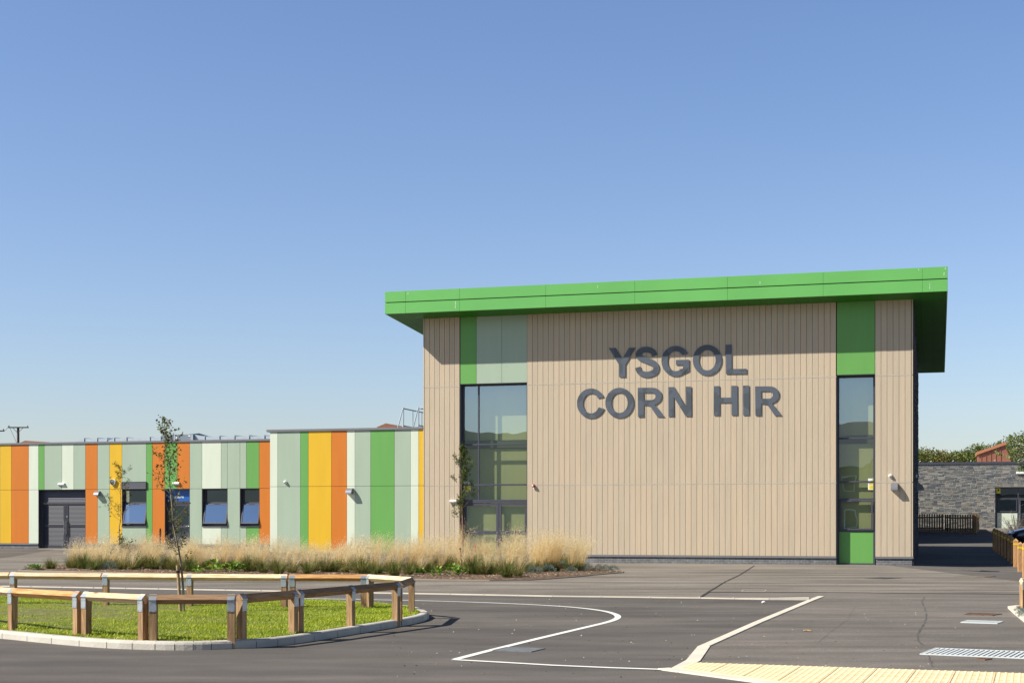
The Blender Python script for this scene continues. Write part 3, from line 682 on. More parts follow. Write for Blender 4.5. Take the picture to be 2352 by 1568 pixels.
tr.build('joint_trim', mat('joint_trim', lc(206, 200, 186), .4), hall)
tr = MB(); tr2 = MB()
for z0, z1 in ((ZC, ZJ2 - .012), (ZJ2 + .012, ZJ1 - .012), (ZJ1 + .012, ZW)):
    tr.bbox(sM0, sM0 + .045, -.008, .034, z0, z1); tr2.bbox(-.045, .0, -.008, .034, z0, z1)
    zz = z0 + .3
    while zz < z1 - .1:
        for x, tr_ in ((sM0 + .02, tr), (-.02, tr2)): tr_.dome((x, -.0085, zz), .009, (0, -1, 0), 6, 2, .5)
        zz += .6
tr.build('corner_trim', M_trim, hall); tr2.build('corner_trim', M_trim, hall)
# spandrel panels over the glazing
tr = MB()
edges = [(oL[0] + .01, SP(1093.9)), (SP(1093.9) + .008, SP(1152)), (SP(1152) + .008, oL[1] - .004)]
def panel(parent, a, b, z0, z1, t, c, rivets=True):
    mb = MB(); mb.bbox(a, b, t, t + .012, z0, z1, .002)
    if rivets:
        zz = z0 + .06; n = max(1, round((z1 - z0 - .12) / .55)); st_ = (z1 - z0 - .12) / n
        for i in range(n + 1):
            for x in ([a + .035, b - .035] + ([(a + b) / 2] if b - a > .8 else [])): mb.dome((x, t, z0 + .06 + i * st_), .010, (0, -1, 0), 6, 2, .35)
    m, nm = PANEL[c]; o = mb.build('cladding_panel', m, parent); o['label'] = nm + ' cladding panel'; return o
for (a, b), c in zip(edges, 'gss'): panel(hall, a, b, zT1 + .01, ZW, .012, c)
panel(hall, oR[0] + .01, oR[1] - .01, zT2 + .01, ZW, .012, 'g')
ln = MB(); lining(ln, oL[0], oL[1], -.02, zT1, -.004, .25, sill=False); ln.build('reveal', M_dark, hall); ln = MB(); lining(ln, oR[0], oR[1], -.02, zT2, -.004, .25, sill=False)
ln.build('reveal', M_dark, hall)
# plinth and flashing
pl = MB()
for a, b in ((sM0 + .02, oL[0] - .02), (oL[1] + .02, oR[0] - .02), (oR[1] + .02, -.03)): pl.box(a, b, .018, .034, -.35, ZC - .01)
pl.build('plinth', M_brick, hall)
fl = MB()
for a, b in ((sM0, oL[0] - .01), (oL[1] + .01, oR[0] - .01), (oR[1] + .01, .02)): fl.bbox(a, b, -.03, .03, ZC - .07, ZC - .006)
fl.build('flashing', M_cop, hall)
# slate side wall
rs = MB(); rr = random.Random(21); z = -.3
while z < zs(3) - .1:
    h = rr.choice((.05, .07, .09, .12)); t = .0
    while t < TB:
        w = rr.uniform(.15, .5); zt = min(z + h - .008, zs(min(TB, t + w)) - .04)
        if zt > z + .01: rs.box(-.03, .01 + rr.uniform(0, .03), max(t, .036) + .004, min(TB, t + w) - .004, z, zt)
        t += w
    z += h
rs.build('slate_side', M_slate, hall)
# glazing
gt = .25
XL = lambda x, t=gt: SP(x, t)
ZL = lambda y, x=1150, t=gt: ZP(x, y, t)
zD = ZL(1150.5)
window(hall, oL[0], oL[1], zD, zT1 - .01, gt, [XL(1099.3)], [ZL(1019.8), ZL(1112.8)], fw=.06, bar=.062)
# double doors below
ds = (oL[0], XL(1202)); mid = XL(1145.5)
mb = MB(); mb.bbox(oL[0], oL[0] + .06, gt, gt + .08, .0, zD - .002); mb.bbox(oL[1] - .06, oL[1], gt, gt + .08, .0, zD - .002); mb.bbox(oL[0] + .06, oL[1] - .06, gt, gt + .08, zD - .07, zD - .002); mb.box(oL[0] + .06, oL[1] - .06, gt - .05, gt + .08, -.02, .03)
mb.build('door_frame', M_dark, hall)
for a, b, hd in ((oL[0] + .065, mid - .004, 1), (mid + .004, oL[1] - .065, -1)):
    z0, z1 = .035, zD - .075; mb = MB(); t = gt + .015; q = .10; zr_ = ZL(1222.5)
    mb.bbox(a, a + q, t, t + .05, z0, z1); mb.bbox(b - q, b, t, t + .05, z0, z1); mb.bbox(a + q, b - q, t, t + .05, z1 - .09, z1); mb.bbox(a + q, b - q, t, t + .05, z0, z0 + .14); mb.bbox(a + q, b - q, t - .002, t + .05, zr_ - .065, zr_ + .065)
    dr = mb.build('door', M_dark, hall); dr['_o'] = hall['_o']
    for c, d in ((z0 + .14, zr_ - .065), (zr_ + .065, z1 - .09)):
        p = MB(); p.add([(a + q, t + .02, c), (b - q, t + .02, c), (b - q, t + .02, d), (a + q, t + .02, d)], [(0, 1, 2, 3)]); p.build('pane', M_glass, dr)
w3 = lambda y: ZP(1965, y, gt)
zP1 = w3(1221)
window(hall, oR[0], oR[1], zP1, zT2 - .01, gt, [], [w3(1006), w3(1106), w3(1146)], fw=.075, bar=.06, skip=((0, 0),))
ow = sash(hall, oR[0] + .085, oR[1] - .085, zP1 + .06, w3(1146) - .035, gt - .01, 0.0, False, M_glass)
mb = MB(); mb.box(oR[0], oR[0] + .075, gt, gt + .07, .0, zP1); mb.box(oR[1] - .075, oR[1], gt, gt + .07, .0, zP1); mb.box(oR[0] + .075, oR[1] - .075, gt, gt + .07, .0, .06); mb.build('frame', M_dark, hall)
mb = MB(); mb.box(oR[0] + .076, oR[1] - .076, gt + .02, gt + .05, .061, zP1 - .001); o = mb.build('infill_panel', M_grn, hall); o['label'] = 'leaf green infill panel'
for (a, b), zt, xx in ((oL, zT1, 1150), (oR, zT2, 1965)):
    room(hall, a - .3, b + .3, -.05, zt + .6, gt + .08, 1.6)
    z0 = ZP(xx, 1012 if xx < 1500 else 1001, .8)
    for c, d, tb_ in (((.0, zD, .47), (zD + .05, z0 - .30, .70), (z0 + .02, zt + .55, .72)) if xx < 1500 else ((.0, z0 - .30, .45), (z0 + .02, zt + .55, .64))):
        mb = MB(); mb.box(a - .28, b + .28, tb_, tb_ + .01, c, d); mb.build('blind', M_blind, hall)
    mb = MB(); mb.box(a - .28, b + .28, .62, .80, z0 - .28, z0); mb.build('bulkhead', M_int, hall)
# lower rear wing hidden behind the hall, whose shadow falls across the lane
rb = fthing('rear_block', 'lower flat-roofed block hidden behind the hall', 'building', -.7, 24.5, .3); mb = MB(); mb.box(-14, -.7, 24.5, 51, -.3, 5.4); mb.build('wall', M_slate, rb); mb = MB(); mb.box(-14.1, -.65, 24.4, 51.1, 5.401, 5.6); mb.build('coping', M_cop, rb)
# roof
rf = MB(); Lr = 17.3; TE = TO + Lr; th = zft - zfb
def rp(s, t, dz): return (s, t, zs(t) + dz)
rf.add([rp(sRL + .05, TO + .05, .03), rp(sRR - .05, TO + .05, .03), rp(sRR - .05, TE - .05, .03), rp(sRL + .05, TE - .05, .03), rp(sRL + .05, TO + .05, th - .02), rp(sRR - .05, TO + .05, th - .02), rp(sRR - .05, TE - .05, th - .02), rp(sRL + .05, TE - .05, th - .02)],
       [(0, 3, 2, 1), (4, 5, 6, 7), (0, 1, 5, 4), (1, 2, 6, 5), (2, 3, 7, 6), (3, 0, 4, 7)])
rf.build('roof', mat('roof_core', lc(40, 78, 38), .6), hall)
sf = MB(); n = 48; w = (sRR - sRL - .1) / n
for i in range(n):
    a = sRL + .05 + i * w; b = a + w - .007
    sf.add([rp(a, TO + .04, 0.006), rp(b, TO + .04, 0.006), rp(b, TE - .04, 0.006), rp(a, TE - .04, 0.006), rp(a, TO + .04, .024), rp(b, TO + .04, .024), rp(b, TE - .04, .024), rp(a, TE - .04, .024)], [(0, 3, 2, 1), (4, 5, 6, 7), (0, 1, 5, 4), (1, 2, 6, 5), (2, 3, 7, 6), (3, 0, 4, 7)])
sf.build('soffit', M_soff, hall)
fa = MB(); js = [sRL] + [SP(x, TO) for x in (931.6, 1055.4, 1253.4, 1458, 1671, 1890.9, 2118.7)] + [sRR]
bands = ((0, .485 * th - .0), (.485 * th + .035, th))
for i, (a, b) in enumerate(zip(js, js[1:])):
    for c, d in bands: fa.bbox(a + (.003 if i else 0), b - .003, TO, TO + .045, zfb + c, zfb + d, .003)
for s0_, s1_ in ((sRL, sRL + .045), (sRR - .045, sRR)):
    for c, d in bands:
        nseg = 6
        for i in range(nseg):
            ta = TO + .047 + (Lr - .09) * i / nseg; tb = TO + .047 + (Lr - .09) * (i + 1) / nseg - .006
            fa.add([(s0_, ta, zs(ta) + c), (s1_, ta, zs(ta) + c), (s1_, tb, zs(tb) + c), (s0_, tb, zs(tb) + c), (s0_, ta, zs(ta) + d), (s1_, ta, zs(ta) + d), (s1_, tb, zs(tb) + d), (s0_, tb, zs(tb) + d)], [(0, 3, 2, 1), (4, 5, 6, 7), (0, 1, 5, 4), (1, 2, 6, 5), (2, 3, 7, 6), (3, 0, 4, 7)])
for c, d in bands: fa.box(sRL, sRR, TE - .045, TE, zs(TE) + c, zs(TE) + d)
fa.build('fascia', M_grn2, hall)
st_ = MB(); rr = random.Random(4)
for x, ya, yb, tt in ((1045.7, 692, 708, 0), (936.6, 671, 676, 0), (2170.5, 615, 620, 0), (2168, 626, 633, 0), (2135, 650, 664, 0), (2110, 618, 622, 0), (1745, 646, 652, 0), (1372, 655, 661, 0)):
    sx = SP(x, TO); y = ya
    while y < yb:
        h = rr.uniform(.6, 2.6); st_.box(sx + rr.uniform(-.008, .008), sx + rr.uniform(.012, .022), TO - .004, TO - .001, ZP(x, min(yb, y + h), TO), ZP(x, y, TO)); y += h + rr.uniform(.2, 1.2)
st_.build('dropping_streak', M_white, hall)

# ---- block with coloured panels beside the hall
def edges_v(px, c): return list(zip(px, px[1:], c))
V2 = lambda x: (600 + x / 2.613) / 1.7415
V3 = lambda x: (1200 + x / 2.24) / 1.7415
V1 = lambda x: x / 4.5505
TM = .03
mid_e = edges_v([620] + [V2(1334), V2(1572), V2(1655)] + [V3(x) for x in (281, 420, 492, 633, 846, 990, 1063)] + [972.3], 'psgyopsgspy')
zm_t = av(ZP(621, 992.3, TM), ZP(972, 984.9, TM)); zm_c = av(ZP(620, 986, TM), ZP(972, 980.4, TM)); zm_j = av(ZP(620, 1117, TM), ZP(972, 1115, TM)); zm_b = av(ZP(620, 1266.6, TM), ZP(972, 1269.4, TM))
sm0 = SP(620, TM); block = fthing('classroom_block', 'projecting flat-roofed block in yellow, orange, green and pale panels next to the hall', 'building', sm0, TM, 0)
for xa, xb, c in mid_e:
    a, b = SP(xa, TM) + .005, SP(xb, TM) - .005
    panel(block, a, b, zm_j + .006, zm_t, TM, c); panel(block, a, b, zm_b, zm_j - .006, TM, c)
mb = MB(); mb.box(sm0 + .01, sM0 - .0, TM + .014, TM + .25, -.4, zm_t); mb.box(sm0 + .01, sm0 + .25, TM + .25, TL + .3, -.4, zm_t); mb.build('wall', M_back, block)
mb = MB(); mb.box(sm0 + .02, sM0 - .0, TM + .001, TM + .013, -.4, zm_b - .03); mb.build('plinth', M_brick, block)
mb = MB(); mb.bbox(sm0 - .01, sM0 - .005, TM - .04, TM + .02, zm_b - .05, zm_b - .006); mb.build('flashing', M_cop, block)
mb = MB(); mb.bbox(sm0 - .13, sM0 - .004, TM - .05, TM + .4, zm_t + .002, zm_c); mb.box(sm0 - .13, sm0 + .3, TM + .4, TL + 3, zm_t + .002, zm_c); mb.build('coping', M_cop, block)
mb = MB(); mb.box(sm0 + .25, sM0 - .0, TM + .25, TB, zm_t - .5, zm_t - .35); mb.build('roof', M_cop, block)

# ---- long low wing set back on the left
off = [-330, -260, -180, -110, -40]
le = off + [V1(x) for x in (0, 118, 300, 402, 463, 647, 770, 893, 1020, 1145, 1275, 1529, 1593)] + [V2(x) for x in (155, 285, 415, 543, 743, 808, 940, 1007, 1141, 1300)]
lcx = 'gspos' + 'yopgspsosysgo' + 'gospsssgo'
wing = edges_v(le, lcx); print('WING', len(le) - 1, len(lcx))
zl_t = av(ZP(0, 1022.2, TL), ZP(620, 1011.6, TL)); zl_c = av(ZP(0, 1018.2, TL), ZP(620, 1006.4, TL)); zl_j = av(ZP(0, 1124.8, TL), ZP(620, 1120.6, TL)); zl_b = av(ZP(0, 1246.7, TL), ZP(620, 1249.8, TL))
sw0, sw1 = SP(-330, TL), SP(V2(1300), TL)
low = fthing('low_wing', 'long low wing at the left in striped panels with louvred double doors', 'building', sw0, TL, .2)
zsill = lambda x: ZP(x, 1208, TL)
ops = {'louvre': (V1(403), V1(894), -1, 0), 'w1': (V1(1276), V1(1532), 1207.3, 0), 'kd': (V2(155), V2(415), -1, 0), 'w2': (V2(547), V2(811), 1207.3, 0), 'w3': (V2(942), V2(1146), 1207.3, 0)}
H_ = {}
for k, (xa, xb, y, _) in ops.items(): H_[k] = (SP(xa, TL), SP(xb, TL), (-.1 if y < 0 else ZP(xa, y, TL)), zl_j - .004)
hl = list(H_.values())
for xa, xb, c in wing:
    a, b = SP(xa, TL) + .006, SP(xb, TL) - .006
    panel(low, a, b, zl_j + .007, zl_t, TL, c)
    z0 = zl_b; z1 = zl_j - .007; m_ = (a + b) / 2
    hit = [h for h in hl if h[0] < m_ < h[1]]
    if hit:
        if hit[0][2] > zl_b + .2: panel(low, a, b, z0, hit[0][2] - .03, TL, c)
    else: panel(low, a, b, z0, z1, TL, c)
mb = MB(); wallgrid(mb, sw0, sw1, -.3, zl_t, TL + .014, TL + .25, hl); mb.build('wall', M_back, low)
mb = MB(); S_ = [sw0, H_['louvre'][0], H_['louvre'][1], H_['kd'][0], H_['kd'][1], sw1]
for i in (0, 2, 4): mb.box(S_[i] + .01, S_[i + 1] - .01, TL + .001, TL + .0135, -.2, zl_b - .03)
mb.build('plinth', M_brick, low)
mb = MB()
for i in (0, 2, 4): mb.bbox(S_[i], S_[i + 1] - .005, TL - .04, TL + .02, zl_b - .075, zl_b - .008)
mb.build('flashing', M_cop, low)
mb = MB(); mb.bbox(sw0, sw1, TL - .05, TL + .4, zl_t + .002, zl_c); mb.build('coping', M_cop, low)
mb = MB(); mb.box(sw0, sw1, TL + .26, TL + 12, zl_t - .25, zl_t - .12); mb.build('roof', M_cop, low)
room(low, sw0 + 15, sw1 + 2, .15, zl_t - .3, TL + .35, TL + 3.2)
for k, (a, b, c, d) in H_.items(): mb = MB(); lining(mb, a, b, c, d, TL - .003, TL + .26, sill=c > .5); mb.build('reveal', M_dark, low)
for k in ('w1', 'w2', 'w3'):
    a, b, c, d = H_[k]; xm = (ops[k][0] + ops[k][1]) / 2; tt = TL + .2; zb = ZP(xm, 1154, tt)
    mb = MB(); mb.bbox(a - .02, b + .02, TL - .05, TL + .2, c - .03, c + .0); mb.build('sill', M_dark, low)
    window(low, a + .012, b - .012, c + .01, d - .012, tt, [], [zb], fw=.06, bar=.06, skip=((0, 0),))
    sash(low, a + .06, b - .03, c + .07, zb - .035, tt - .03, math.radians(13.5))
    if k == 'w3': mb = MB(); mb.box(a + .3, b + 1.2, TL + 1.9, TL + 2.0, ZP(1046, 1138, TL + 2), ZP(1046, 1134, TL + 2)); mb.build('light_strip', mat('pale_light_strip', lc(236, 214, 170), .8), low)  # streak of indoor light, put in as a pale coloured bar that does not glow
a, b, c, d = H_['w1']; x0 = V1(1275)
mb = MB(); z0, z1 = ZP(x0, V1(800) + 0, TL) if False else zl_j + .0, ZP(x0, (1650 + 722 / 2.613) / 1.7415, TL)
mb.bbox(a - .01, a + .03, TL - .06, TL - .001, z0, z1); mb.bbox(b - .03, b + .01, TL - .06, TL - .001, z0, z1); mb.bbox(a + .03, b - .03, TL - .06, TL - .001, z1 - .03, z1); mb.bbox(a + .03, b - .03, TL - .06, TL - .001, z0, z0 + .03)
louvres(mb, a + .03, b - .03, z0 + .03, z1 - .03, TL - .055, .075); mb.build('vent_louvre', M_dark, low)
# louvred double doors
a, b, c, d = H_['louvre']; tt = TL + .2; zt = ZP(V1(650), (1650 + 938 / 2.613) / 1.7415, tt); zg = .2
mb = MB(); mb.bbox(a + .012, a + .09, tt, tt + .08, zg, d - .012); mb.bbox(b - .07, b - .012, tt, tt + .08, zg, d - .012); mb.bbox(a + .09, b - .07, tt, tt + .08, zt - .05, zt + .03); mb.bbox(a + .09, b - .07, tt, tt + .08, d - .06, d - .012)
louvres(mb, a + .09, b - .07, zt + .03, d - .06, tt + .02, .065); mb.build('door_frame', M_dark, low)
midd = SP(V1(687), tt)
for i, (p, q) in enumerate(((a + .095, midd - .004), (midd + .004, b - .075))):
    z0, z1 = zg + .02, zt - .055; st1, st2 = (.06, .13) if i == 0 else (.13, .06); zr_ = ZP(V1(650), (1650 + 1180 / 2.613) / 1.7415, tt)
    mb = MB(); t = tt + .02
    mb.bbox(p, p + st1, t, t + .05, z0, z1); mb.bbox(q - st2, q, t, t + .05, z0, z1); mb.bbox(p + st1, q - st2, t, t + .05, z1 - .07, z1); mb.bbox(p + st1, q - st2, t, t + .05, z0, z0 + .16); mb.bbox(p + st1, q - st2, t, t + .05, zr_ - .06, zr_ + .06)
    louvres(mb, p + st1, q - st2, z0 + .16, zr_ - .06, t + .01, .058); louvres(mb, p + st1, q - st2, zr_ + .06, z1 - .07, t + .01, .058)
    dr = mb.build('louvred_door', M_louv, low); dr['_o'] = low['_o']
    hx = q - .055 if i == 0 else p + .055; za, zb = ZP(V1(687), (1650 + 1272 / 2.613) / 1.7415, tt), ZP(V1(687), (1650 + 1127 / 2.613) / 1.7415, tt)
    mb = MB(); mb.tube([(hx, t - .07, za), (hx, t - .07, zb)], .016, 8)
    for zz in (za + .06, zb - .06): mb.tube([(hx, t - .07, zz), (hx, t, zz)], .01, 6)
    if i == 1: mb.box(hx - .03, hx + .02, t - .006, t, zb + .16, zb + .24)
    mb.build('handle', M_steel, dr)
mb = MB(); mb.box(a + .02, b + .0, TL - .06, tt + .05, .17, .212); mb.build('threshold', M_kerbw, low)
# kitchen door
a, b, c, d = H_['kd']; zt = ZP(V2(285), (1650 + 922 / 2.613) / 1.7415, tt)
mb = MB(); mb.bbox(a + .012, a + .20, tt, tt + .08, zg, zt); mb.bbox(b - .07, b - .012, tt, tt + .08, zg, zt); mb.bbox(a + .20, b - .07, tt, tt + .08, zt - .11, zt - .03); mb.bbox(a + .012, b - .012, tt - .01, tt + .08, zt - .03, zt + .0); mb.build('door_frame', M_dark, low)
mb = MB(); mb.box(a + .012, b - .012, tt + .01, tt + .05, zt + .001, d - .012); sg = mb.build('door_sign', M_blue, low); sg['_o'] = low['_o']; sg['label'] = 'blue board above the kitchen door with white lettering'
text('Kitchen', .155, sg, 'lettering', M_white, (SP(V2(302), tt), tt + .008, ZP(V2(300), (1650 + 880 / 2.613) / 1.7415, tt)), ((1, 0, 0), (0, 0, 1)), .001, .004)
p, q, z0, z1 = a + .205, b - .075, zg + .02, zt - .115; t = tt + .02; zr_ = ZP(V2(300), (1650 + 1188 / 2.613) / 1.7415, tt); mb = MB()
mb.bbox(p, p + .1, t, t + .05, z0, z1); mb.bbox(q - .1, q, t, t + .05, z0, z1); mb.bbox(p + .1, q - .1, t, t + .05, z1 - .1, z1); mb.bbox(p + .1, q - .1, t, t + .05, z0, z0 + .18); mb.bbox(p + .1, q - .1, t - .002, t + .05, zr_ - .07, zr_ + .07)
dr = mb.build('kitchen_door', M_dark, low); dr['_o'] = low['_o']
for c_, d_ in ((z0 + .18, zr_ - .07), (zr_ + .07, z1 - .1)):
    mb = MB(); mb.add([(p + .1, t + .02, c_), (q - .1, t + .02, c_), (q - .1, t + .02, d_), (p + .1, t + .02, d_)], [(0, 1, 2, 3)]); mb.build('pane', M_glass, dr)
mb = MB(); mb.tube([(q - .05, t - .05, zr_ + .02), (q - .2, t - .05, zr_ + .02)], .012, 6); mb.tube([(q - .05, t - .05, zr_ + .02), (q - .05, t, zr_ + .02)], .012, 6); mb.build('handle', M_steel, dr)

# ---- lettering of the hall
sign = fthing('wall_sign', 'big dark grey letters YSGOL CORN HIR on the beige wall', 'sign', SP(1400), -.036, ZP(1400, 960))
M_letter = mat('letter_grey', lc(88, 94, 102), .45, col2=lc(76, 82, 88), scale=1.9, detail=1)
cr_ = M_letter.node_tree.nodes['Color Ramp'].color_ramp; cr_.elements[0].position = .46; cr_.elements[1].position = .475
LX = lambda x: (2200 + x / 2.352) / 1.7415
LY = lambda y: (1300 + y / 2.352) / 1.7415
def arc(cx, cy, rx, ry, a0, a1, n=22): return [(cx + rx * math.cos(math.radians(a0 + (a1 - a0) * i / n)), cy - ry * math.sin(math.radians(a0 + (a1 - a0) * i / n))) for i in range(n + 1)]
def stroke(P, w):
    Q = []
    for i in range(len(P) - 1):
        p0, p1, p2, p3 = P[max(0, i - 1)], P[i], P[i + 1], P[min(len(P) - 1, i + 2)]
        for k in range(7):
            t = k / 7; Q.append(tuple(.5 * (2 * p1[c] + (p2[c] - p0[c]) * t + (2 * p0[c] - 5 * p1[c] + 4 * p2[c] - p3[c]) * t * t + (3 * p1[c] - p0[c] - 3 * p2[c] + p3[c]) * t ** 3) for c in (0, 1)))
    Q.append(P[-1]); Nn = normals(Q); n = len(Q) - 1; ww = [w(i / n) for i in range(n + 1)]
    return [(x + a * h / 2, y + b * h / 2) for (x, y), (a, b), h in zip(Q, Nn, ww)] + [(x - a * h / 2, y - b * h / 2) for (x, y), (a, b), h in list(zip(Q, Nn, ww))[::-1]]
def Cshape(cx, cy, rx, ry, ix, iy, a0, a1, b0, b1): return arc(cx, cy, rx, ry, a0, 360 - a1, 40) + arc(cx, cy, ix, iy, 360 - b1, b0, 36)
def Oshape(x0, x1, y0, y1, w=57, h=48):
    cx, cy, rx, ry = (x0 + x1) / 2, (y0 + y1) / 2, (x1 - x0) / 2, (y1 - y0) / 2; return [arc(cx, cy, rx, ry, 0, 352, 44), arc(cx, cy, rx - w, ry - h, 0, 352, 40)]
def Rshape(dx, dy):
    o = [(825, 588), (960, 588)] + arc(966, 668, 86, 80, 85, -62, 16) + [(985, 750), (1012, 780), (1076, 863), (1010, 863), (952, 776), (930, 757), (905, 752), (882, 752), (882, 863), (828, 863)]
    h = [(882, 634), (950, 634)] + arc(952, 669, 40, 35, 80, -80, 12) + [(882, 704)]
    return [[(x + dx, y + dy) for x, y in o], [(x + dx, y + dy) for x, y in h]]
LET = [('Y', [[(553, 215), (617, 214), (682, 318), (741, 213), (803, 212), (709, 372), (709, 488), (650, 488), (650, 374)]]),
       ('S', [stroke([(986, 286), (966, 250), (912, 229), (862, 238), (834, 272), (850, 307), (915, 335), (975, 362), (999, 402), (982, 442), (918, 464), (862, 454), (836, 428), (825, 396)], lambda f: 50 + 7 * math.sin(math.pi * f))]),
       ('G', [Cshape(1182, 338, 134, 143, 78, 94, 29, 0, 37, 0)[:38] + [(1238, 466), (1308, 432), (1308, 324), (1184, 327), (1184, 374), (1250, 373), (1250, 408)] + arc(1182, 338, 76, 94, 308, 36, 34)]),
       ('O', [*Oshape(1343, 1615, 185, 473)]), ('L', [[(1652, 184), (1708, 183), (1709, 412), (1849, 410), (1850, 457), (1655, 460)]]),
       ('C', [Cshape(386, 735.5, 133, 140.5, 76, 94, 25, 21, 30, 23)]), ('O', [*Oshape(520, 787, 588, 873)]), ('R', Rshape(0, 0)),
       ('N', [[(1112, 582), (1168, 581), (1280, 768), (1278, 578), (1328, 578), (1330, 856), (1276, 857), (1163, 674), (1166, 858), (1114, 859)]]),
       ('H', [[(1540, 573), (1595, 572), (1595, 682), (1706, 680), (1706, 570), (1762, 569), (1764, 846), (1708, 847), (1708, 727), (1597, 730), (1597, 849), (1543, 850)]]),
       ('I', [[(1815, 568), (1872, 567), (1873, 846), (1817, 848)]]), ('R', Rshape(1104, -13))]
O = tuple(sign['_o'])
for ch, polys in LET:
    cu = bpy.data.curves.new('c', 'CURVE'); cu.dimensions = '2D'; cu.fill_mode = 'BOTH'; cu.extrude = .009; cu.bevel_depth = 0
    for P in polys:
        sp = cu.splines.new('POLY'); sp.points.add(len(P) - 1); sp.use_cyclic_u = True
        for q, (x, y) in zip(sp.points, P):
            xv, yv = LX(x), LY(y); q.co = (SP(xv, -.036) - O[0], ZP(xv, yv, -.036) - O[2], 0, 1)
    to = bpy.data.objects.new('t', cu); C.objects.link(to); bpy.context.view_layer.update(); me = bpy.data.meshes.new_from_object(to.evaluated_get(bpy.context.evaluated_depsgraph_get())); bpy.data.objects.remove(to)
    for v in me.vertices: x, y, z = v.co; v.co = (x, -z + .012, y)
    me.materials.clear(); me.materials.append(M_letter); o = bpy.data.objects.new('letter', me); C.objects.link(o); o.parent = sign; o['label'] = 'letter ' + ch

# ---- things fixed to the walls
def wall_lamp(x, y, t, w, h, label, side=False):
    s, z = SP(x, t), ZP(x, y, t)
    o = fthing('wall_lamp', label, 'lamp', s, t, z, 'quarter-round wall lamps')
    n = 9; pr = [(-h * math.cos(math.pi / 2 * i / n), h * math.sin(math.pi / 2 * i / n)) for i in range(n + 1)]
    mb = MB()
    P3 = (lambda q, a, b: (s + q * w, t - .001 + a, z + b)) if not side else (lambda q, a, b: (s - a, t + q * w, z + b))
    outer_ = [P3(q, a, b) for q in (-.5, .5) for a, b in pr]; k = n + 1
    mb.add(outer_, [(i, i + 1, k + i + 1, k + i) for i in range(n)]); o1 = mb.build('hood', M_lamp, o, smooth=True)
    mb = MB(); mb.add([P3(q, a, b) for q in (-.499, .499) for a, b in pr] + [P3(-.499, 0, 0), P3(.499, 0, 0)], [tuple(range(k)) + (2 * k,), tuple(range(2 * k - 1, k - 1, -1)) + (2 * k + 1,)][::1]); mb.build('end_cap', M_lamp, o)
    mb = MB(); mb.add([P3(-.48, -h * .96, .004), P3(.48, -h * .96, .004), P3(.48, 0, .004), P3(-.48, 0, .004)], [(0, 1, 2, 3)]); mb.build('diffuser', M_white, o)
    return o
wall_lamp(V1(1020) + 1.2, (1650 + 867 / 2.613) / 1.7415, TL, .24, .22, 'grey quarter-round lamp on the low wing, left of the yellow panel')
wall_lamp(V3(452), (1600 + 841 / 2.24) / 1.7415, TM, .24, .235, 'grey quarter-round lamp beside the orange panel of the projecting block')
wall_lamp((3250 + 856 / 2.614) / 1.7415, (1700 + 679 / 2.614) / 1.7415, 0, .23, .245, 'grey quarter-round lamp on the beige boards at the right end of the hall')
def on_side(x, y):
    """point on the slate side wall (s = .02) seen at picture column x"""
    a, b = .0, TB
    for _ in range(40):
        m_ = (a + b) / 2; X, Y = W2(.03, m_)
        if CX + X / Y * F < x: a = m_
        else: b = m_
    X, Y = W2(.03, a); return a, H + (HY - y) * Y / F
t_s, z_s = on_side(2104.5, (1700 + 679 / 2.614) / 1.7415)
def side_lamp():
    o = fthing('wall_lamp', 'dark quarter-round lamp on the slate side of the hall, seen in profile', 'lamp', .04, t_s, z_s, 'quarter-round wall lamps')
    n = 9; h = .29; w = .25; pr = [(h * math.cos(math.pi / 2 * i / n), h * math.sin(math.pi / 2 * i / n)) for i in range(n + 1)]; k = n + 1; mb = MB()
    mb.add([(.04 + a, t_s + q * w, z_s + b) for q in (-.5, .5) for a, b in pr], [(i, i + 1, k + i + 1, k + i) for i in range(n)]); mb.build('hood', M_lamp, o)
    mb = MB(); mb.add([(.04 + a, t_s + q * w, z_s + b) for q in (-.5, .5) for a, b in pr] + [(.04, t_s - w / 2, z_s), (.04, t_s + w / 2, z_s)], [tuple(range(k)) + (2 * k,), tuple(range(k, 2 * k)) + (2 * k + 1,)]); mb.build('end_cap', M_lamp, o)
side_lamp()
def em_light(x, y, t, w, label, h=.11):
    s, z = SP(x, t), ZP(x, y, t); o = fthing('emergency_light', label, 'light', s, t, z, 'white emergency lights over the doors')
    mb = MB(); mb.bbox(s - w / 2, s + w / 2, t - .05, t - .001, z - h / 2, z + h / 2, .012); mb.build('backplate', M_white, o)
    mb = MB(); n = 8; pr = [(-.05 - .05 * math.sin(math.pi * i / n), -.42 * h * math.cos(math.pi * i / n)) for i in range(n + 1)]
    mb.add([(s + q * (w / 2 - .014), t + a, z + b) for q in (-1, 1) for a, b in pr], [(i, n + 1 + i, n + 2 + i, i + 1) for i in range(n)] + [tuple(range(n + 1)), tuple(range(2 * n + 1, n, -1))]); mb.build('diffuser', mat('opal', lc(244, 244, 236), .3), o)
em_light(V1(645), (1650 + 748 / 2.613) / 1.7415, TL, .34, 'white emergency light above the louvred double doors', .13)
em_light(V2(277), (1650 + 739 / 2.613) / 1.7415, TL, .34, 'white emergency light above the kitchen door, partly behind the slim tree', .13)
em_light((1750 + 128 / 1.96) / 1.7415, (1500 + 988 / 1.96) / 1.7415, 0, .30, 'white emergency light on the beige boards left of the glass doors')
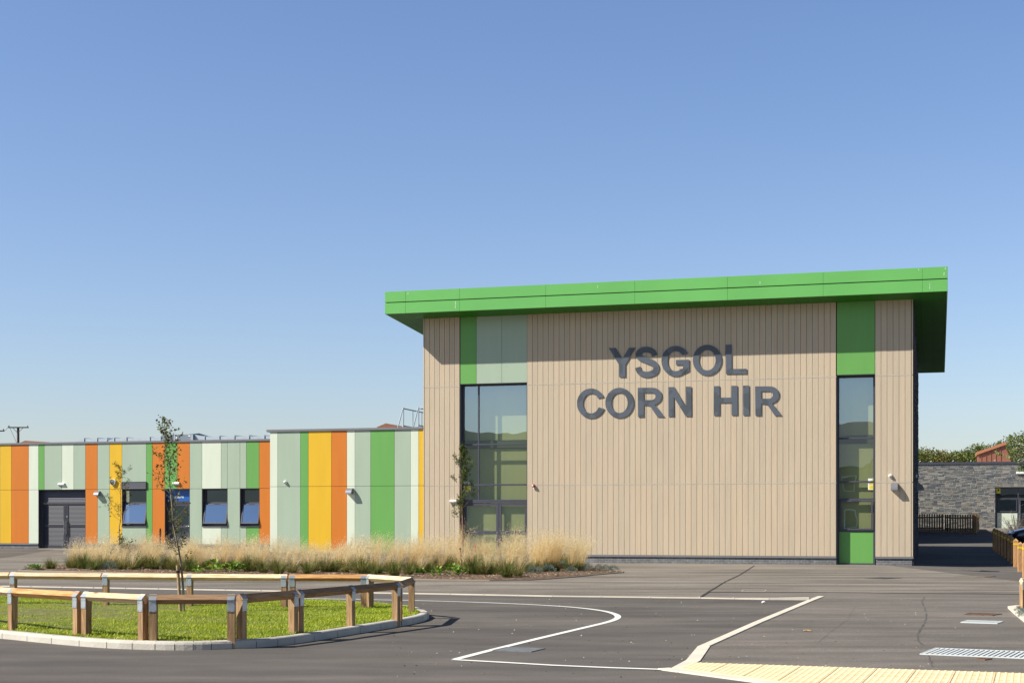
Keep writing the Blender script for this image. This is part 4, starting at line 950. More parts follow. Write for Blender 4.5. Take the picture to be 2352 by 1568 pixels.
def camera_dome(x, y, t, r, label):
    s, z = SP(x, t), ZP(x, y, t); o = fthing('security_camera', label, 'camera', s, t, z, 'round white security cameras')
    mb = MB(); mb.tube([(s, t - .001, z), (s, t - .05, z)], [r, r * .92], 18); mb.build('base', M_white, o, smooth=False)
    mb = MB(); mb.dome((s, t - .052, z), r * .82, (0, -1, 0), 16, 6, 1.0); mb.build('shell', M_white, o, smooth=True)
    mb = MB(); mb.dome((s - .01, t - .052 - r * .45, z - .012), r * .45, (-.15, -1, -.15), 12, 5, .95); mb.build('lens', M_black, o, smooth=True)
camera_dome(V2(1417), (1650 + 726 / 2.613) / 1.7415, TM, .07, 'white dome camera on the sage panel of the projecting block')
camera_dome((3250 + 815 / 2.614) / 1.7415, (1700 + 530 / 2.614) / 1.7415, 0, .068, 'white dome camera above the lamp at the right end of the hall')
tc_, zc_ = on_side(2103, (1700 + 532 / 2.614) / 1.7415)
o = fthing('security_camera', 'white camera on the slate side of the hall, seen from the side', 'camera', .04, tc_, zc_, 'round white security cameras')
mb = MB(); mb.tube([(.04, tc_, zc_), (.10, tc_, zc_)], [.07, .065], 16); mb.build('base', M_white, o); mb = MB(); mb.dome((.10, tc_, zc_), .055, (1, 0, 0), 14, 5); mb.build('shell', M_black, o, smooth=True)
# red sounder
x, y = (1750 + 753 / 1.96) / 1.7415, (1500 + 866 / 1.96) / 1.7415; s, z = SP(x), ZP(x, y); o = fthing('alarm_sounder', 'small round red sounder on the beige boards right of the tall glazing', 'alarm', s, 0, z)
mb = MB(); mb.tube([(s, -.001, z), (s, -.05, z), (s, -.055, z), (s, -.11, z)], [.062, .062, .05, .045], 16); mb.build('body', M_red, o)
mb = MB(); mb.dome((s, -.111, z), .034, (0, -1, 0), 12, 4, .8); mb.build('lens', M_white, o, smooth=True)
mb = MB(); mb.tube([(s + .015, -.04, z - .06), (s + .02, -.045, z - .12)], [.03, .022], 10); mb.build('strobe', M_white, o)
# alarm bell box
x, y = (400 + 560 / 10.46) / 1.7415, (1850 + 820 / 10.46) / 1.7415; s, z = SP(x, TL), ZP(x, y, TL); px = DP(x, TL) / F; k = px / 18.2
o = fthing('alarm_box', 'white and black alarm box on the yellow panel behind the sapling', 'alarm', s, TL, z)
out_ = [(-130, 80), (-100, 118), (100, 122), (138, 70), (60, -118), (-62, -118)]
mb = MB(); mb.prism([(s + a * k * 1.03, TL - .09, z + b * k * 1.05) for a, b in out_][::-1], (0, .089, 0)); mb.build('housing', M_white, o)
inn_ = [(-112, 62), (-88, 96), (84, 98), (104, 55), (46, -106), (-50, -106)]
mb = MB(); mb.prism([(s + a * k - .006, TL - .10, z + b * k) for a, b in inn_][::-1], (0, .012, 0)); fp = mb.build('face_plate', mat('alarm_face', lc(44, 54, 66), .35), o); fp['_o'] = o['_o']
text('LANTERN', .036, fp, 'lettering', M_white, (s + .012, TL - .102, z + 38 * k), ((1, 0, 0), (0, 0, 1)), .001, .001)
mb = MB(); c_ = (s - 76 * k, z + 36 * k); mb.prism([(c_[0] - .02, TL - .103, c_[1] - .02), (c_[0] + .02, TL - .103, c_[1] - .02), (c_[0] + .004, TL - .103, c_[1] + .024)], (0, .003, 0)); mb.build('logo', mat('logo_green', lc(60, 190, 80), .4), fp)
mb = MB(); mb.box(s - 55 * k, s + 52 * k, TL - .103, TL - .1, z - 5 * k, z + 4 * k); mb.build('text_line', M_lamp, fp)
# camera warning notices
def notice(s, z, t, w, h, label, group='yellow camera warning notices'):
    o = fthing('warning_notice', label, 'notice', s, t, z, group)
    mb = MB(); mb.box(s, s + w, t - .006, t - .002, z, z + h); mb.build('board', M_white, o)
    T_ = lambda pts, d, nm, m: (lambda q: (q.add([(s + a * w, t - .006 - d, z + b * h) for a, b in pts], [tuple(range(len(pts)))]), q.build(nm, m, o)))(MB())
    T_([(.12, .44), (.90, .44), (.51, .96)], .001, 'triangle_edge', M_black); T_([(.185, .475), (.835, .475), (.51, .90)], .002, 'triangle', M_ylw)
    T_([(.34, .59), (.46, .58), (.62, .64), (.66, .68), (.50, .66), (.34, .62)], .003, 'camera_symbol', M_black)
    T_([(.1, .05), (.9, .05), (.9, .39), (.1, .39)], .001, 'caption', M_ylw)
    mb = MB()
    for i, (a, b) in enumerate(((.28, .72), (.18, .84), (.3, .72), (.22, .78))):
        x_ = a
        while x_ < b: ww = R.uniform(.05, .14); mb.add([(s + u * w, t - .008, z + v * h) for u, v in ((x_, .32 - i * .075), (min(b, x_ + ww), .32 - i * .075), (min(b, x_ + ww), .345 - i * .075), (x_, .345 - i * .075))], [(0, 1, 2, 3)]); x_ += ww + .03
    mb.build('text_line', mat('caption_brown', lc(120, 110, 20), .6), o)
    return o
tg = gt + .02
notice(SP(1993.8, tg), ZP(1993.8, 1124.4, tg), tg, .30, .40, 'yellow and white camera warning notice in the narrow window at the right of the hall')
notice(SP((1750 + 207 / 1.96) / 1.7415, tg), ZP(1065, (1500 + 914 / 1.96) / 1.7415, tg), tg, .27, .38, 'yellow and white camera warning notice in the glazing behind the rowan sapling')
# ---- roof clutter
def cyl(mb, a, b, r=.024): mb.tube([a, b], r, 8)
gd = fthing('roof_guardrail', 'pale tubular guard rail standing on the flat roof against the hall', 'guard rail', SP(940, 3), 3, zm_t)
def gframe(x, ytop, ybrace_x, t0, name, two):
    s = SP(x, t0); zt = ZP(x, ytop, t0); zb = zm_t - .35; zmid = zb + (zt - zb) * .5; mb = MB(); n = 3
    for i in range(n): cyl(mb, (s, t0 + i * 1.1, zb), (s, t0 + i * 1.1, zt))
    for z_ in (zt, zmid): cyl(mb, (s, t0, z_), (s, t0 + 2.4, z_))
    s2 = SP(ybrace_x, t0); cyl(mb, (s - .02, t0, zt), (s2 - .15, t0, zb - .1)); cyl(mb, (s - .02, t0, zmid), ((s + s2) / 2 - .05, t0, zb - .1)); cyl(mb, (s + .02, t0 + 2.4, zt), (s + .75, t0 + 2.4, zb)); cyl(mb, (s2 - .15, t0, zb + .05), (s2 - .13, t0, zb + .2), .04)
    for z_ in (zt, zmid): mb.tube([(s, t0, z_ - .03), (s, t0, z_ + .03)], .036, 8)
    mb.build(name, M_galv2, gd)
gframe(926.6, 937.9, 910.5, 3, 'rail_frame', 1); gframe(961.5, 936.6, 947, 3, 'rail_frame', 1)
mb = MB(); s = SP(961.5, 3); zt = ZP(961.5, 936.6, 3); cyl(mb, (s, 3, zt), (s + 1.2, 3.0, zt)); mb.build('rail', M_galv2, gd)
VX = lambda x: (300 + x / 2.94) / 1.7415
VY = lambda y: (1700 + y / 2.94) / 1.7415
def duct(secs, label, t):
    o = fthing('ventilation_duct', label, 'duct', SP(VX(secs[0][0]), t), t, zl_t, 'galvanised ducts on the low roof')
    for x0, x1, y0, y1 in secs:
        a, b = SP(VX(x0), t), SP(VX(x1), t) - .03; za, zb_ = ZP(VX(x0), VY(y0), t), ZP(VX(x1), VY(y1), t); zo = zl_t - .12; mb = MB()
        mb.add([(a, t, zo), (b, t, zo), (b, t, zb_), (a, t, za), (a, t + 1, zo), (b, t + 1, zo), (b, t + 1, zb_), (a, t + 1, za)], [(0, 1, 2, 3), (3, 2, 6, 7), (5, 4, 7, 6), (1, 5, 6, 2), (4, 0, 3, 7)])
        mb.build('duct_section', M_galv2, o)
        mb = MB(); mb.box(b, b + .03, t - .03, t + 1.03, zo, zb_ + .05); mb.build('flange', M_galv, o)
duct([(20, 112, 190, 160), (118, 265, 158, 157), (270, 380, 158, 157), (382, 465, 182, 155), (470, 610, 153, 151), (618, 885, 150, 147), (888, 1013, 142, 139)], 'row of galvanised ducts on the low roof, left of the grey plant unit', TL + 3)
duct([(1392, 1530, 108, 135), (1535, 1703, 136, 132), (1708, 1880, 132, 128), (1885, 2052, 131, 127), (2060, 2232, 131, 127), (2240, 2420, 127, 123)], 'row of galvanised ducts on the low roof, right of the grey plant unit', TL + 3)
o = fthing('plant_unit', 'grey air handling unit with white labels rising above the low roof', 'roof unit', SP(VX(1015), TL + 3), TL + 3, zl_t)
t = TL + 2.9; a, b = SP(VX(1016), t), SP(VX(1388), t); zt = ZP(VX(1200), VY(107), t); mb = MB(); mb.bbox(a, b, t, t + 1.5, zl_t - .12, zt, .02); mb.add([(a + 1.5, t, zt), (b, t, zt), (b, t + 1.5, zt), (a + 1.5, t + 1.5, zt), ((a + b) / 2 + .8, t + .7, zt + .08)], [(0, 1, 4), (1, 2, 4), (2, 3, 4), (3, 0, 4)]); mb.build('casing', mat('unit_grey', lc(128, 138, 146), .45, var=.06, metal=.2), o)
mb = MB()
for x in (1168, 1365, 1380): mb.box(SP(VX(x), t), SP(VX(x), t) + .05, t - .03, t - .001, zl_t - .1, zt - .02)
mb.build('frame_rail', M_galv2, o)
mb = MB(); mb.box(SP(VX(1178), t), SP(VX(1200), t), t - .01, t - .001, ZP(VX(1180), VY(168), t), ZP(VX(1180), VY(122), t)); mb.box(SP(VX(1334), t), SP(VX(1356), t), t - .01, t - .001, ZP(VX(1345), VY(131), t), ZP(VX(1345), VY(118), t)); mb.build('label_plate', M_white, o)
mb = MB(); mb.tube([(SP(VX(1130), t), t - .25, zl_t), (SP(VX(1130), t), t, zl_t)], .28, 16); mb.build('intake', M_black, o)
def cowl(px, t, label, seams=0):
    """roof cowl in terracotta zinc: front outline given in the picture, 2 m deep"""
    pts = [(SP(x, t), t, ZP(x, y, t)) for x, y in px]; o = fthing('roof_cowl', label, 'roof vent', pts[0][0], t, pts[0][2], 'terracotta roof cowls')
    mb = MB(); mb.prism(pts[::-1], (0, 2.2, 0)); mb.build('casing', M_terra, o)
    return o, pts
cowl([(862, 990), (866, 980), (886, 971.6), (926, 980), (926, 992)], TL + 7, 'low terracotta cowl behind the projecting block, left of the guard rail')
cowl([(40, 1024), (44, 1017), (57, 1011.3), (111, 1014.8), (111, 1024)], TL + 6, 'low terracotta cowl on the far left of the low roof')
# marker post before the low wing
x, y = G(368.0, 1262); mb = MB(); zt = .95
mb.tube([(0, 0, 0), (0, 0, zt)], .045, 8); mb.dome((0, 0, zt), .045, n=8, m=3)
pz = gz(x, y); pX, pY = x, y
tag(mb.build('marker_post', M_black, loc=(x, y, pz)), 'slim black marker post standing left of the kitchen door', 'post')
# ------------------------------------------------------------------ right background
M_yband = mat('yellow_band', lc(236, 196, 20), .5)
bol = [(2280, 1263.6), (2286, 1267), (2292, 1271.5), (2298.3, 1276), (2305.3, 1281), (2313, 1287), (2321, 1293.5), (2329.2, 1301.5), (2339.5, 1313.6), (2352, 1328), (2367, 1343)]
names = ['farthest wooden bollard, catching the sun beside the picket gate', 'second farthest wooden bollard, in the shade', 'third wooden bollard from the far end of the row', 'fourth wooden bollard from the far end of the row', 'fifth wooden bollard from the far end of the row',
         'sixth wooden bollard from the far end, in deep shade', 'seventh wooden bollard from the far end, in deep shade', 'last shaded wooden bollard before the sunlit ones', 'sunlit wooden bollard with a pointed top and yellow band near the right edge', 'wooden bollard cut by the right edge of the picture', 'nearest wooden bollard, just beyond the right edge']
bx = (1.0 / 1.0)
def bollard(x, y, rz, label):
    X, Y = G(x, y); t = thing('bollard', label, 'bollard', (X, Y, gz(X, Y)), rz, 'wooden bollards with yellow bands')
    w = .075; h = .93
    mb = MB(); mb.add([(-w, -w, -.2), (w, -w, -.2), (w, w, -.2), (-w, w, -.2), (-w, -w, h), (w, -w, h), (w, w, h), (-w, w, h), (0, 0, h + .075)], [(0, 1, 5, 4), (1, 2, 6, 5), (2, 3, 7, 6), (3, 0, 4, 7), (4, 5, 8), (5, 6, 8), (6, 7, 8), (7, 4, 8)])
    mb.build('post', M_woodb, t)
    mb = MB(); q = w + .0025
    for a, b in (((-q, -q), (q, -q)), ((q, -q), (q, q)), ((q, q), (-q, q)), ((-q, q), (-q, -q))): mb.add([(a[0], a[1], h - .15), (b[0], b[1], h - .15), (b[0], b[1], h - .09), (a[0], a[1], h - .09)], [(0, 1, 2, 3)])
    mb.build('band', M_yband, t)
for i, ((x, y), nme) in enumerate(zip(bol, names)): bollard(x + 4, y, -AL + R.uniform(-.05, .05) + .12, nme)

# knee rail and kerb at the right edge
A = G(2345, 1396); B_ = (A[0] + 2.3, A[1] + .7)
knee_rail(A, B_, [.05, -.05], 'end of a timber knee rail cut by the right edge of the picture', z0=0.0)
mb = MB(); ribbon(mb, resample(gpts([(2342, 1394.5), (2324, 1396.5), (2338, 1409), (2372, 1436), (2440, 1480)]), .5), .14, .012, .03); struct(mb, 'flush_kerb', M_kerbl)
# stone building behind
DS = 104.0; base = Vector(((2285.4 - CX) / F * DS, DS)); zg = gz(base.x, base.y)
def stp(x):
    r = (x - CX) / F; return (r * base.y - base.x) / (U.x - r * U.y)
def stz(x, y): return H + (HY - y) * (base.y + U.y * stp(x)) / F
sb = thing('stone_building', 'low building of grey slate walling with a glazed entrance', 'building', (base.x, base.y, zg), -AL)
sa, sbb = stp(2085), stp(2352) + 7; zt = stz(2230, 1066) - zg; d0, d1 = 0.0, stp(2352) + 2.5; zdo = stz(2300, 1117.5) - zg
mb = MB(); wallgrid(mb, sa, sbb, -.6, zt, .03, .4, [(d0, d1, -.1, zdo)]); mb.v = [(a, b if b > .1 else .002, c) for a, b, c in mb.v]; mb.box(sa, sbb, .4, 8, zt - .4, zt - .2); mb.build('wall', mat('mortar', lc(178, 170, 152), .95, var=.1, scale=6), sb)
mb = MB(); rr = random.Random(9); z = -.3
while z < zt - .03:
    h = rr.choice((.08, .10, .13, .17)); h = min(h, zt - z); s = sa + rr.uniform(-.3, 0)
    while s < sbb:
        w = rr.uniform(.2, .52); a, b = max(sa, s), min(sbb, s + w - .026)
        parts_ = [(a, b)] if not (z + h > -.1 and z < zdo and b > d0 and a < d1) else [(q, r_) for q, r_ in ((a, min(b, d0)), (max(a, d1), b)) if r_ - q > .03]
        sub = [(z, z + h - .024)] if rr.random() < .6 or h < .12 else [(z, z + h * .45), (z + h * .45 + .024, z + h - .024)]
        for q, r_ in parts_:
            for za, zb in sub: 
                o_ = rr.uniform(.003, .02); mb.bbox(q, r_, -o_, .03, za, zb, .005, rr.choice((0, 0, 1, 1, 2, 3)))
        s += w
    z += h
mb.build('stone_facing', [mat('stone_a', lc(104, 106, 106), .85, var=.25, scale=9, stretch=(.4, 1, 3), bump=.5, bscale=14), mat('stone_b', lc(84, 88, 92), .85, var=.25, scale=9, stretch=(.4, 1, 3), bump=.5), mat('stone_c', lc(136, 134, 126), .85, var=.2, scale=9, stretch=(.4, 1, 3)), mat('stone_d', lc(118, 112, 104), .85, var=.2, scale=9, stretch=(.4, 1, 3))], sb)
mb = MB(); mb.bbox(sa, sbb, -.06, .5, zt + .002, zt + .17); mb.build('coping', M_dark, sb)
for x in (2112, 2137, 2188, 2229, 2284, 2338):
    q = stp(x); mb = MB(); mb.tube([(q, .2, zt + .17), (q, .2, zt + .24), (q + .08, .2, zt + .27)], .035, 6); mb.build('roof_fixing', M_galv, sb)
mb = MB(); lining(mb, d0, d1, -.1, zdo, -.03, .3, w=.02, sill=False); mb.build('reveal', M_dark, sb)
tt = .22; v1 = stp(2343 - 4); sb['_o'] = (0, 0, 0); zt1 = stz(2320, 1144.5) - zg; zp = stz(2320, 1176) - zg
window(sb, d0 + .02, d1 - .02, zt1, zdo - .02, tt, [v1], [], fw=.06, bar=.07)
mb = MB(); mb.bbox(d0 + .02, d0 + .16, tt, tt + .08, -.05, zt1); mb.bbox(v1 - .06, v1 + .06, tt, tt + .08, -.05, zt1); mb.bbox(d0 + .16, v1 - .06, tt, tt + .08, zp - .03, zp + .03); mb.build('door_frame', M_dark, sb)
sash(sb, d0 + .17, v1 - .07, zp + .04, zt1 - .02, tt - .02, 0, False)
mb = MB(); mb.box(d0 + .161, v1 - .061, tt + .02, tt + .05, -.05, zp - .031); o = mb.build('infill_panel', M_pale, sb); o['label'] = 'pale mint infill panel'
mb = MB(); a, b, z0, z1 = v1 + .065, d1 - .1, .03, zt1 - .02; zr_ = 1.0
mb.bbox(a, a + .1, tt, tt + .05, z0, z1); mb.bbox(b - .1, b, tt, tt + .05, z0, z1); mb.bbox(a + .1, b - .1, tt, tt + .05, z1 - .1, z1); mb.bbox(a + .1, b - .1, tt, tt + .05, z0, z0 + .15); mb.bbox(a + .1, b - .1, tt, tt + .05, zr_ - .06, zr_ + .06)
dr = mb.build('door', M_dark, sb); mb = MB(); mb.add([(a + .1, tt + .02, z0), (b - .1, tt + .02, z0), (b - .1, tt + .02, z1), (a + .1, tt + .02, z1)], [(0, 1, 2, 3)]); mb.build('pane', M_glass, dr)
mb = MB(); mb.tube([(a + .04, tt - .06, .5), (a + .04, tt - .06, 1.7)], .022, 8); mb.build('handle', M_steel, dr)
room(sb, d0 - .2, d1 + .2, 0, zdo + .2, .45, 3)
x_, z_ = stp(2344), stz(2344, 1085.5) - zg; P = base + U * x_ - V * .05
o = thing('emergency_light', 'white emergency light over the entrance of the stone building', 'light', (P.x, P.y, z_ + zg), -AL, 'white emergency lights over the doors'); mb = MB(); mb.bbox(-.28, .28, -.08, .05, -.08, .08, .02); mb.build('backplate', M_white, o)
P = base + U * (d0 + .14) + V * (tt + .02)
def notice2(P, z, w, h, label):
    o = thing('warning_notice', label, 'notice', (P.x, P.y, z), -AL, 'yellow camera warning notices')
    mb = MB(); mb.box(0, w, -.006, -.002, 0, h); mb.build('board', M_ylw, o)
    mb = MB(); mb.add([(w * a, -.008, h * b) for a, b in ((.2, .45), (.8, .45), (.5, .9))], [(0, 1, 2)]); mb.build('triangle', M_black, o)
notice2(base + U * .1 + V * (tt + .02), stz(2289, 1132.5), .27, .38, 'small yellow warning notice in the glazing of the stone building')
# cowl on the stone building
t = thing('roof_cowl', 'large terracotta roof cowl with a sloping top on the stone building', 'roof vent', (base.x, base.y, zg + zt), -AL, 'terracotta roof cowls')
def bz(x, y, dd=3.0):
    r = (x - CX) / F; q = base + V * dd; s = (r * q.y - q.x) / (U.x - r * U.y); return s, H + (HY - y) * (q.y + U.y * s) / F - zg - zt
p = [bz(2246.5, 1070), bz(2246.5, 1044.5), bz(2308.5, 1022), bz(2326, 1070)]; P3 = [(s, 3.0, z) for s, z in p]
mb = MB(); mb.prism(P3[::-1], (0, 3, 0)); mb.build('casing', M_terra, t)
mb = MB(); lx0, lx1 = p[1], p[2]; dirx = Vector((lx1[0] - lx0[0], 0, lx1[1] - lx0[1]))
mb.prism([(lx0[0] - .1, 2.85, lx0[1] - .0), (lx1[0] + .1, 2.85, lx1[1] + .05), (lx1[0] + .06, 2.85, lx1[1] + .24), (lx0[0] - .14, 2.85, lx0[1] + .2)][::1], (0, 3.3, 0)); mb.build('top_flashing', mat('copper_top', lc(178, 118, 86), .45), t)
mb = MB()
for f in (.12, .3, .48, .66, .84):
    s = p[1][0] + (p[2][0] - p[1][0]) * f; z1 = p[1][1] + (p[2][1] - p[1][1]) * f; mb.box(s - .015, s + .015, 2.96, 3.0, -.2, z1)
mb.build('standing_seam', M_terra, t)

# picket fence and gate
def on_ground(x, D): return ((x - CX) / F * D, D)
def picket_run(label, P, Q, n, hgt, cat='fence', name='picket_fence', group=None, gap=None, post_ends=True, dz=0.0, hgt2=None):
    P, Q = Vector(P), Vector(Q); d = Q - P; L = d.length; d.normalize(); t = thing(name, label, cat, (P.x, P.y, gz(P.x, P.y) + dz), math.atan2(d.y, d.x), group); hgt2 = hgt2 or hgt
    zq = gz(Q.x, Q.y) - gz(P.x, P.y)
    w = L / n * .62
    for i in range(n):
        x = (i + .5) * L / n; h = hgt + (hgt2 - hgt) * i / max(1, n - 1); z0 = zq * x / L + .06
        pts = [(x - w / 2, 0, z0), (x + w / 2, 0, z0), (x + w / 2, 0, h - .04), (x + w * .3, 0, h), (x - w * .3, 0, h), (x - w / 2, 0, h - .04)]
        mb = MB(); mb.prism(pts, (0, .02, 0)); mb.build('picket', M_wood2, t)
    for zf in (.22, .82):
        mb = MB(); mb.prism([(0, .021, hgt * zf - .045 + 0), (L, .021, hgt2 * zf - .045), (L, .021, hgt2 * zf + .045), (0, .021, hgt * zf + .045)], (0, .04, 0)); mb.build('rail', M_wood2, t)
    for x in ((.04, L - .04) if post_ends else ()):
        mb = MB(); mb.box(x - .045, x + .045, .062, .15, -.2, (hgt if x < L / 2 else hgt2) + .0); mb.build('post', M_wood2, t)
    return t
a = on_ground(2104, 98.6); b = on_ground(2166.5, 98); c = on_ground(2167.5, 98); d = on_ground(2180, 97.6); e = on_ground(2243, 97)
picket_run('shaded picket fence by the slate side of the hall', a, b, 11, 1.2, group='picket fences before the stone building')
picket_run('shaded picket fence panel in front of the middle of the stone wall', d, e, 11, 1.2, group='picket fences before the stone building')
picket_run('narrow picket gate between the two shaded fence panels', (c[0] + .05, c[1]), (d[0] - .05, d[1]), 2, 1.2, 'gate', 'picket_gate', post_ends=False)
picket_run('sunlit picket fence return with a sloping top near the stone entrance', on_ground(2241.5, 93.5), on_ground(2249.5, 99.5), 8, 1.38, group='picket fences before the stone building', hgt2=1.25)
# low kerb and paving by the entrance
mb = MB(); q = [base + U * s + V * t for s, t in ((-1.2, -4.2), (9, -4.2), (9, 0), (-1.2, 0))]
mb.prism([(p.x, p.y, gz(p.x, p.y) - .02) for p in q], (0, 0, .05)); struct(mb, 'entrance_paving', M_foot)
# ------------------------------------------------------------------ parked car
def make_car(label, X, Y, rz):
    t = thing('parked_car', label, 'car', (X, Y, gz(X, Y)), rz)
    W = .88
    # rows: x along the car, height of sill, waist, half width low/high
    prof = [(0.0, .38, .60, .55), (.06, .30, .70, .70), (.35, .22, .80, .82), (.9, .2, .93, .87), (1.25, .2, .99, .88), (2.0, .2, 1.0, .89), (3.0, .2, 1.02, .89), (3.7, .2, 1.04, .87), (4.1, .24, 1.0, .82), (4.22, .36, .92, .74)]
    mb = MB()
    for x, lo, hi, w in prof:
        mb.v += [(x, -w * .93, lo), (x, -w, lo + (hi - lo) * .35), (x, -w * .985, hi - .10), (x, -w * .88, hi), (x, 0, hi + .045), (x, w * .88, hi), (x, w * .985, hi - .10), (x, w, lo + (hi - lo) * .35), (x, w * .93, lo)]
    k = 9
    for i in range(len(prof) - 1):
        for j in range(k): mb.f.append((i * k + j, i * k + (j + 1) % k, (i + 1) * k + (j + 1) % k, (i + 1) * k + j)); mb.mi.append(0)
    mb.f += [tuple(range(k))[::-1], tuple(range(len(mb.v) - k, len(mb.v)))]; mb.mi += [0, 0]
    paint = mat('dark_blue_paint', lc(26, 34, 52), .22, metal=.3); paint.node_tree.nodes['Principled BSDF'].inputs['Coat Weight'].default_value = 1
    o = mb.build('body', paint, t, smooth=True); m = o.modifiers.new('s', 'SUBSURF'); m.levels = 1; m.render_levels = 2
    rows = [(1.15, 1.0, .80, 1.0), (1.75, 1.36, .68, 1), (2.2, 1.47, .66, 1), (3.1, 1.46, .65, 1), (3.75, 1.30, .64, 1), (4.05, 1.0, .76, 1)]; mb = MB()
    for x, h, w, _ in rows: mb.v += [(x, -.80, .97), (x, -w, h - .03), (x, 0, h + .02), (x, w, h - .03), (x, .80, .97)]
    for i in range(len(rows) - 1):
        for j in range(4): mb.f.append((i * 5 + j, i * 5 + j + 1, (i + 1) * 5 + j + 1, (i + 1) * 5 + j)); mb.mi.append(0)
    mb.build('windows', mat('car_glass', lc(30, 36, 40), .05), t, smooth=True)
    mb = MB(); mb.add([(1.9, -.665, 1.475), (3.5, -.655, 1.43), (3.5, .655, 1.43), (1.9, .665, 1.475), (1.9, 0, 1.5), (3.5, 0, 1.47)], [(0, 1, 5, 4), (4, 5, 2, 3)]); mb.build('roof', paint, t)
    for sy in (-1, 1):
        mb = MB(); mb.dome((.14, sy * .56, .66), .14, (-.75, sy * .45, .35), 14, 4, .4); mb.build('headlight', mat('headlamp', lc(210, 220, 228), .1, metal=.6), t, smooth=True)
        for x in (.82, 3.4):
            mb = MB(); mb.tube([(x, sy * .74, .31), (x, sy * .90, .31)], .31, 22); w_ = mb.build('wheel', mat('tyre', lc(28, 28, 28), .85), t)
            mb = MB(); mb.tube([(x, sy * .885, .31), (x, sy * .908, .31)], [.2, .19], 16); mb.build('rim', M_galv, w_)
    mb = MB(); mb.box(-.02, .05, -.36, .36, .42, .56); mb.build('grille', M_black, t)
    return t
Dc = 70.0; make_car('dark blue car nosing in from the right edge behind the bollards', (2314 - CX) / F * Dc, Dc, math.radians(-9))

# ------------------------------------------------------------------ plants
def leafshape(mb, c, d, nrm, L, W, mi=0, fold=.15):
    """one leaf: base c, direction d, normal nrm"""
    d = Vector(d).normalized(); s = d.cross(Vector(nrm)).normalized(); n_ = s.cross(d)
    c = Vector(c); m = c + d * L * .45
    mb.add([c, m + s * W / 2 + n_ * W * fold, c + d * L, m - s * W / 2 + n_ * W * fold, m], [(0, 4, 1), (1, 4, 2), (4, 0, 3), (3, 2, 4)], mi)
def rnd_dir(rr): 
    z = rr.uniform(-1, 1); a = rr.uniform(0, 6.283); q = math.sqrt(1 - z * z); return Vector((q * math.cos(a), q * math.sin(a), z))
def sapling(name, label, cat_, trunk_px, D, rad, bspec, leaf, mats_bark, leafmats, seed, z0=None):
    """trunk_px: picture points from foot to tip at distance D; bspec: dict for the branches"""
    rr = random.Random(seed); pts = []
    for i, (x, y) in enumerate(trunk_px): pts.append(Vector(((x - CX) / F * D, D + rr.uniform(-.04, .04) * i, H + (HY - y) * D / F)))
    o0 = pts[0].copy(); t = thing(name, label, cat_, o0); pts = [p - o0 for p in pts]; n = len(pts)
    mb = MB(); cr = MB(); r0, r1 = rad; Hh = pts[-1].z
    def at(f):
        q = f * (n - 1); i = min(n - 2, int(q)); return pts[i].lerp(pts[i + 1], q - i)
    mb.tube([pts[0] - Vector((0, 0, .08))] + [at(i / 14) for i in range(15)], [r0 * 1.25] + [r0 + (r1 - r0) * (i / 14) for i in range(15)], 8)
    def leaves_at(p, d, k, spread):
        for _ in range(k):
            q = p + rnd_dir(rr) * rr.uniform(0, spread)
            dd = (d * .4 + rnd_dir(rr) * .9 + Vector((0, 0, -.25))).normalized()
            s = rr.uniform(.55, 1.15); leafshape(cr, q, dd, rnd_dir(rr), leaf[0] * s, leaf[1] * s, rr.choices(range(len(leafmats)), bspec.get('w', [1] * len(leafmats)))[0])
    nb_ = bspec['n']
    for i in range(nb_):
        f = bspec['f0'] + (bspec['f1'] - bspec['f0']) * ((i + rr.random()) / nb_) ** bspec.get('pw', 1)
        L = bspec['len'](f) * rr.uniform(.6, 1.15); az = rr.uniform(0, 6.283); up = bspec['up'] + rr.uniform(-.25, .25)
        d = Vector((math.cos(az), math.sin(az), math.tan(up))).normalized(); p = at(f); P = [p]; k = 5
        for j in range(k):
            d = (d + Vector((0, 0, bspec.get('curve', .12))) + rnd_dir(rr) * .16).normalized(); P.append(P[-1] + d * L / k)
        rb = max(.002, (r0 + (r1 - r0) * f) * .38); mb.tube(P, [rb * (1 - .8 * j / k) for j in range(k + 1)], 5, cap=False)
        for j in range(1, k + 1):
            if bspec.get('tips') and j < k - 1 and rr.random() < .6: continue
            for _ in range(bspec['tw']):
                dd = (d + rnd_dir(rr) * .9 + Vector((0, 0, .1))).normalized(); l = L * rr.uniform(.12, .3); q = P[j] + dd * l
                mb.tube([P[j], P[j] + dd * l * .5 + rnd_dir(rr) * .01, q], [rb * .35, rb * .3, rb * .15], 3, cap=False)
                leaves_at(q, dd, bspec['lv'], bspec.get('sp', .05))
            leaves_at(P[j], d, bspec['lv'], bspec.get('sp', .05))
    mb.build('trunk', mats_bark, t, smooth=True); cr.build('crown', leafmats, t)
    return t, o0
L_a = leafmat('leaf_yellow_green', lc(136, 144, 44), lc(96, 112, 32), .35); L_b = leafmat('leaf_olive', lc(92, 96, 40), lc(60, 70, 28), .3); L_c = leafmat('leaf_brown', lc(122, 84, 44), lc(84, 56, 34), .3); L_d = leafmat('leaf_green', lc(76, 104, 46), lc(48, 76, 32), .3)
D1 = 1.48 * F / (1402.9 - HY)
